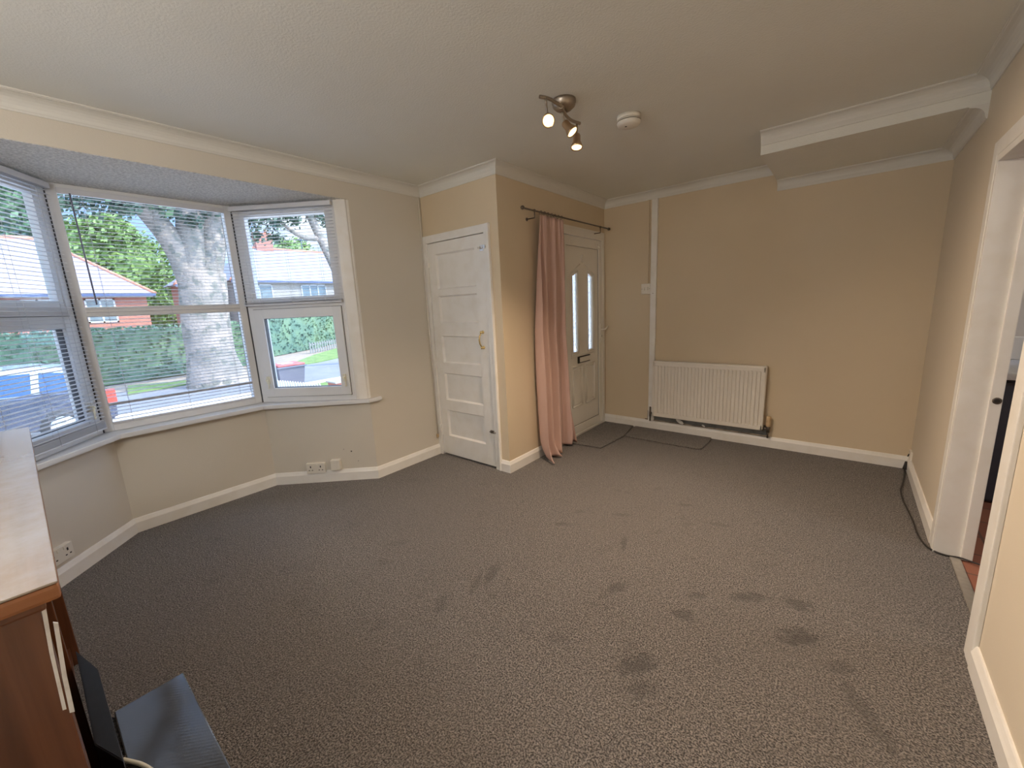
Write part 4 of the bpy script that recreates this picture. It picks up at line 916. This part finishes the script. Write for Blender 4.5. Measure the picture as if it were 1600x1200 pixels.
spray(bt, [(120,220,-14,2.2),(260,190,-15,2.4),(330,200,-15,2.4),(400,240,-16,2.4)], m_leafM, .13, 1500, 90)
spray(ub, [(392,345,-16,.6),(400,368,-16,.5),(412,340,-16,.6),(428,350,-16,.45),(430,372,-16,.35),(445,336,-16,.5),(462,345,-16,.4),(390,330,-16,.5),(500,340,-16.5,.45),(515,350,-16.5,.35),(522,338,-16.5,.4),(486,333,-16.5,.35)], m_leafD, .08, 120, 120)

# hedges: leafy boxes along the far side of the street
def hedge(label, path, h, wdt, m, n, seed, z=G0):
    mb = MB(); rnd = random.Random(seed)
    L = offset_path(path, wdt/2, 1); R_ = offset_path(path, wdt/2, -1); tp = z+h
    for i in range(len(path)-1):
        mb.solid([(L[i][0],L[i][1],z),(L[i][0],L[i][1],tp-.1),(R_[i][0],R_[i][1],tp-.1),(R_[i][0],R_[i][1],z)], [(L[i+1][0],L[i+1][1],z),(L[i+1][0],L[i+1][1],tp-.1),(R_[i+1][0],R_[i+1][1],tp-.1),(R_[i+1][0],R_[i+1][1],z)])
        ln = (Vector(path[i+1])-Vector(path[i])).length
        for _ in range(int(n*ln)):
            t = rnd.random(); s = rnd.choice((-1,1,1,0)); zz = rnd.uniform(z,tp)
            u = rnd.uniform(-.5,.5) if s == 0 else s*.5*rnd.uniform(.9,1.12)
            if s == 0: zz = tp-.1+rnd.uniform(-.05,.14)
            pl = Vector(L[i]).lerp(Vector(L[i+1]),t); pr = Vector(R_[i]).lerp(Vector(R_[i+1]),t); c = pl.lerp(pr,.5+u)
            a = Vector((rnd.gauss(0,1),rnd.gauss(0,1),rnd.gauss(0,1))).normalized(); e = a.orthogonal().normalized(); g = a.cross(e); q = .085*rnd.uniform(.6,1.4); P_ = Vector((c.x,c.y,zz))
            mb.bm.faces.new([mb.bm.verts.new(P_+e*q),mb.bm.verts.new(P_+g*q*.7),mb.bm.verts.new(P_-e*q),mb.bm.verts.new(P_-g*q*.7)])
    o = mb.build('hedge', m); tag(o, label, 'hedge', 'hedges across the street'); return o
hedge('long clipped hedge across the street behind the big tree', [(-21.0,-1.0),(-21.6,3.4),(-22.3,7.2)], 2.0, 1.4, m_hedge, 340, 5)
hedge('tall hedge behind the grey picket fence, in the right side light', [(-25.2,8.6),(-27.5,12),(-36,21)], 3.0, 1.4, m_hedge, 300, 6)
hedge('low sunny green hedge under the left brick house', [(-23.5,-9),(-23.0,-1.2)], 2.1, 1.4, m_leafM, 200, 8)
# grass verges
V1 = [at(a,c,2,G0) for a,c in [(462,566),(470,571),(500,566),(545,556),(545,540),(520,546),(490,555)]]
o = MB().prism([(p.x,p.y) for p in V1], G0-.02, G0+.02).build('grass_verge', m_grass); tag(o, 'sunlit grass verge in front of the grey picket fence', 'grass', kind='stuff')
V1 = [at(a,c,2,G0) for a,c in [(486,603),(500,611),(560,606),(560,597),(522,595)]]
o = MB().prism([(p.x,p.y) for p in V1], G0-.02, G0+.03).build('grass_verge', m_grass); tag(o, 'small near patch of grass beside the white pickets', 'grass', kind='stuff')
V1 = [at(a,c,2,G0) for a,c in [(200,618),(300,600),(300,594),(200,604)]]
o = MB().prism([(p.x,p.y) for p in V1], G0-.02, G0+.03).build('grass_verge', m_grass); tag(o, 'strip of grass at the foot of the hedge left of the tree', 'grass', kind='stuff')
# picket fences
def pickets(label, A, B, n, z0, h, wd, m, side=0):
    A = Vector(A); B = Vector(B); e = thing('picket_fence', label, 'fence', ((A.x+B.x)/2,(A.y+B.y)/2,z0), 'picket fences'); u = (B-A).normalized(); nn = Vector((u.y,-u.x))
    for k in range(n):
        c = A.lerp(B,k/(n-1)); a = c-u*wd/2; d = c+u*wd/2; t = nn*.011
        P0 = [(a.x-t.x,a.y-t.y,z0),(d.x-t.x,d.y-t.y,z0),(d.x-t.x,d.y-t.y,z0+h-.04),(c.x-t.x,c.y-t.y,z0+h),(a.x-t.x,a.y-t.y,z0+h-.04)]
        P1 = [(p[0]+2*t.x,p[1]+2*t.y,p[2]) for p in P0]
        MB().solid(P0,P1).build('picket', m, e)
    for z in (z0+h*.25,z0+h*.72):
        a = A-nn*.03; d = B-nn*.03; P0 = [(a.x,a.y,z),(a.x+nn.x*.018,a.y+nn.y*.018,z),(a.x+nn.x*.018,a.y+nn.y*.018,z+.07),(a.x,a.y,z+.07)]; P1 = [(p[0]+d.x-a.x,p[1]+d.y-a.y,p[2]) for p in P0]
        MB().solid(P0,P1).build('rail', m, e)
    return e
fa = at(434,594,0,-9.6); fb = at(500,606,0,-8.2)
pickets('white low picket fence at the foot of the right side light', (fa.x,fa.y), (fb.x,fb.y), 17, G0, fa.z-G0, .055, m_wfence)
fa = at(486,552,2,G0); fb = at(545,541,2,G0)
pickets('weathered grey picket fence in front of the tall hedge', (fa.x,fa.y), (fb.x,fb.y), 18, G0, .62, .09, m_gfence)
# brick gate pier
pp_ = at(532,600,0,-10.5)
bpi = thing('brick_pier', 'short orange brick pier at the far right of the street view', 'pier', (-10.5,pp_.y,G0))
MB().box(-10.75,pp_.y-.22,G0,-10.3,pp_.y+.25,at(532,594,0,-10.5).z-.04).build('pier', m_brick, bpi); z_ = at(532,594,0,-10.5).z
MB().box(-10.79,pp_.y-.26,z_-.04,-10.26,pp_.y+.29,z_,.01).build('coping', m_render, bpi)
# wheelie bin
b0 = at(452,585,0,-13.4); by_ = b0.y
wb = thing('wheelie_bin', 'grey bin with a red lid standing by the street', 'bin', (-13.4,by_,G0))
zt_ = at(452,569,0,-13.4).z
A = [(-13.65,by_-.36,G0),(-13.15,by_-.36,G0),(-13.15,by_+.30,G0),(-13.65,by_+.30,G0)]; B = [(-13.75,by_-.43,zt_-.06),(-13.05,by_-.43,zt_-.06),(-13.05,by_+.36,zt_-.06),(-13.75,by_+.36,zt_-.06)]
MB().solid(A,B).build('body', m_binb, wb); MB().box(-13.80,by_-.47,zt_-.07,-13.0,by_+.40,zt_-.03,.015).build('rim', m_binb, wb)
MB().box(-13.78,by_-.44,zt_-.03,-13.03,by_+.37,zt_+.04,.03).build('lid', m_binl, wb)
MB().box(-13.6,by_-.25,zt_+.041,-13.2,by_+.1,zt_+.048,.002).build('lid_sticker', m_wfence, wb)
# parked car seen from its side, rear end towards the middle light
car = thing('parked_car', 'dark blue parked car seen side-on through the left blind', 'car', (-12.2,-.9,G0))
cx0,cx1 = -13.0,-11.35; yr_ = 1.08; L_ = 4.1
prof = [(yr_,G0+.28),(yr_+.02,G0+.70),(yr_-.06,G0+.93),(yr_-.35,G0+.98),(yr_-2.9,G0+.96),(yr_-3.9,G0+.80),(yr_-L_,G0+.60),(yr_-L_,G0+.28)]
b = MB(); b.solid([(cx1,y,z) for y,z in prof],[(cx0,y,z) for y,z in prof]); bmesh.ops.bevel(b.bm, geom=list(b.bm.edges), offset=.05, segments=3, affect='EDGES'); smooth(b.build('body', m_carpaint, car))
roof = [(yr_-.12,G0+.93),(yr_-.45,G0+1.38),(yr_-.9,G0+1.46),(yr_-2.0,G0+1.46),(yr_-2.3,G0+1.40),(yr_-3.0,G0+.93)]
b = MB(); b.solid([(cx1-.07-.12*(z-G0-.93),y,z) for y,z in roof],[(cx0+.07+.12*(z-G0-.93),y,z) for y,z in roof]); cab = b.build('cabin', m_carroof, car)
for pts in ([(yr_-.30,.98),(yr_-.50,1.30),(yr_-.90,1.36),(yr_-.95,.98)],[(yr_-1.05,.98),(yr_-1.00,1.36),(yr_-1.72,1.37),(yr_-1.78,.98)],[(yr_-1.88,.98),(yr_-1.82,1.37),(yr_-2.22,1.33),(yr_-2.80,.98)]):
    f = lambda z: cx1-.07-.12*(z-.93)+.004
    MB().solid([(f(z)-.02,y,G0+z) for y,z in pts],[(f(z),y,G0+z) for y,z in pts]).build('side_window', m_carglass, car)
MB().box(cx1-.05,yr_-.20,G0+.62,cx1+.015,yr_+.04,G0+.90,.02).build('tail_light', m_red, car)
for y in (yr_-.75,yr_-3.25):
    wh = MB().lathe([(.20,-.19),(.31,-.18),(.32,-.1),(.31,.015),(.20,.02)], (cx1-.01,y,G0+.32), (1,0,0), 28).build('wheel', m_rubber, car); MB().lathe([(.19,0),(.19,.024),(.05,.03)], (cx1-.01,y,G0+.32), (1,0,0), 20).build('hub_cap', m_chrome, wh)

# houses
def house(label, X, ya, yb, depth, ze, zr, hip_l, hip_r, wallm, roofm, wins, chim=(), ridge=m_ridge, porch=None):
    e = thing('house', label, 'house', (X,(ya+yb)/2,G0), 'houses across the street')
    MB().box(X-depth,ya,G0,X,yb,ze).build('wall', wallm, e)
    o_ = .45; A = [(X+o_,ya-o_,ze-.05),(X+o_,yb+o_,ze-.05),(X-depth-o_,yb+o_,ze-.05),(X-depth-o_,ya-o_,ze-.05)]
    r0,r1 = (X-depth/2,ya+hip_l,zr),(X-depth/2,yb-hip_r,zr)
    q = bmesh.new(); V = [q.verts.new(p) for p in A]; R0 = q.verts.new(r0); R1 = q.verts.new(r1)
    q.faces.new((V[0],V[1],R1,R0)); q.faces.new((V[1],V[2],R1)); q.faces.new((V[2],V[3],R0,R1)); q.faces.new((V[3],V[0],R0)); q.faces.new(V[::-1]); bmesh.ops.recalc_face_normals(q, faces=q.faces)
    mb = MB(); mb._merge(q); mb.build('roof', roofm, e)
    mb = MB(); mb.tube([r0,r1], .13, 8); mb.tube([r1,A[1]], .11, 8); mb.tube([r0,A[0]], .11, 8); mb.build('ridge_tiles', ridge, e)
    mb = MB(); mb.box(X+o_-.02,ya-o_,ze-.22,X+o_+.08,yb+o_,ze-.06); mb.build('gutter', m_gutter, e)
    MB().box(X,ya-.3,ze-.25,X+o_-.02,yb+.3,ze-.16).build('soffit', m_wfr, e)
    for y0,y1,z0,z1,nc in wins:
        mb = MB(); w_ = .09
        mb.box(X,y0,z0,X+.06,y1,z0+w_); mb.box(X,y0,z1-w_,X+.06,y1,z1)
        for k in range(nc+1): yy = y0+(y1-y0-w_)*k/nc; mb.box(X,yy,z0,X+.06,yy+w_,z1)
        fr = mb.build('window', m_wfr, e); MB().box(X+.005,y0+.02,z0+.02,X+.03,y1-.02,z1-.02).build('pane', m_wgl, fr)
    for (y,z0,z1,w2) in chim:
        c_ = MB().box(X-depth/2-.4,y-w2/2,z0,X-depth/2+.4,y+w2/2,z1).build('chimney', m_brick, e)
        for dy in (-w2*.25,w2*.25): MB().lathe([(.14,0),(.12,.35),(.15,.4)], (X-depth/2,y+dy,z1), (0,0,1), 12).build('chimney_pot', m_ridge, c_)
    return e
house('left brick house with a pinkish hipped roof, behind the parked car', -37, -9.0, 6.2, 8, 3.35, 7.0, 3.4, 4.0, m_brick, m_slate, [(-1.4,-.1,1.5,3.0,2),(.55,2.0,1.5,3.0,2),(3.2,4.6,1.5,3.0,2)])
house('right pale house with a grey roof and orange chimney, in the right side light', -40, 12.6, 26, 9, 4.55, 7.9, 3.0, 3.0, m_render, m_slate2, [(13.2,15.4,2.5,4.2,2),(17.9,20.3,2.5,4.2,3),(22,24,2.5,4.2,2)], chim=[(16.9,7.2,9.3,1.5)])
house('narrow brick house mostly hidden by the big tree trunk', -42, 9.3, 11.5, 3.2, 4.3, 5.4, .9, .9, m_brick, m_slate2, [(9.9,11.0,2.0,3.6,2)])
ae = thing('television_aerial', 'thin dark aerial on the right pale house roof', 'aerial', (-44.5,20.6,7.6))
b = MB(); b.tube([(-44.5,20.6,7.6),(-44.5,20.6,9.3)], .04, 6); b.build('mast', m_gutter, ae); b = MB(); b.tube([(-44.5,19.9,9.0),(-44.5,21.3,9.0)], .03, 6)
for k in range(5): b.tube([(-44.8,20.0+.3*k,9.0),(-44.2,20.0+.3*k,9.0)], .02, 5)
b.build('elements', m_gutter, ae)
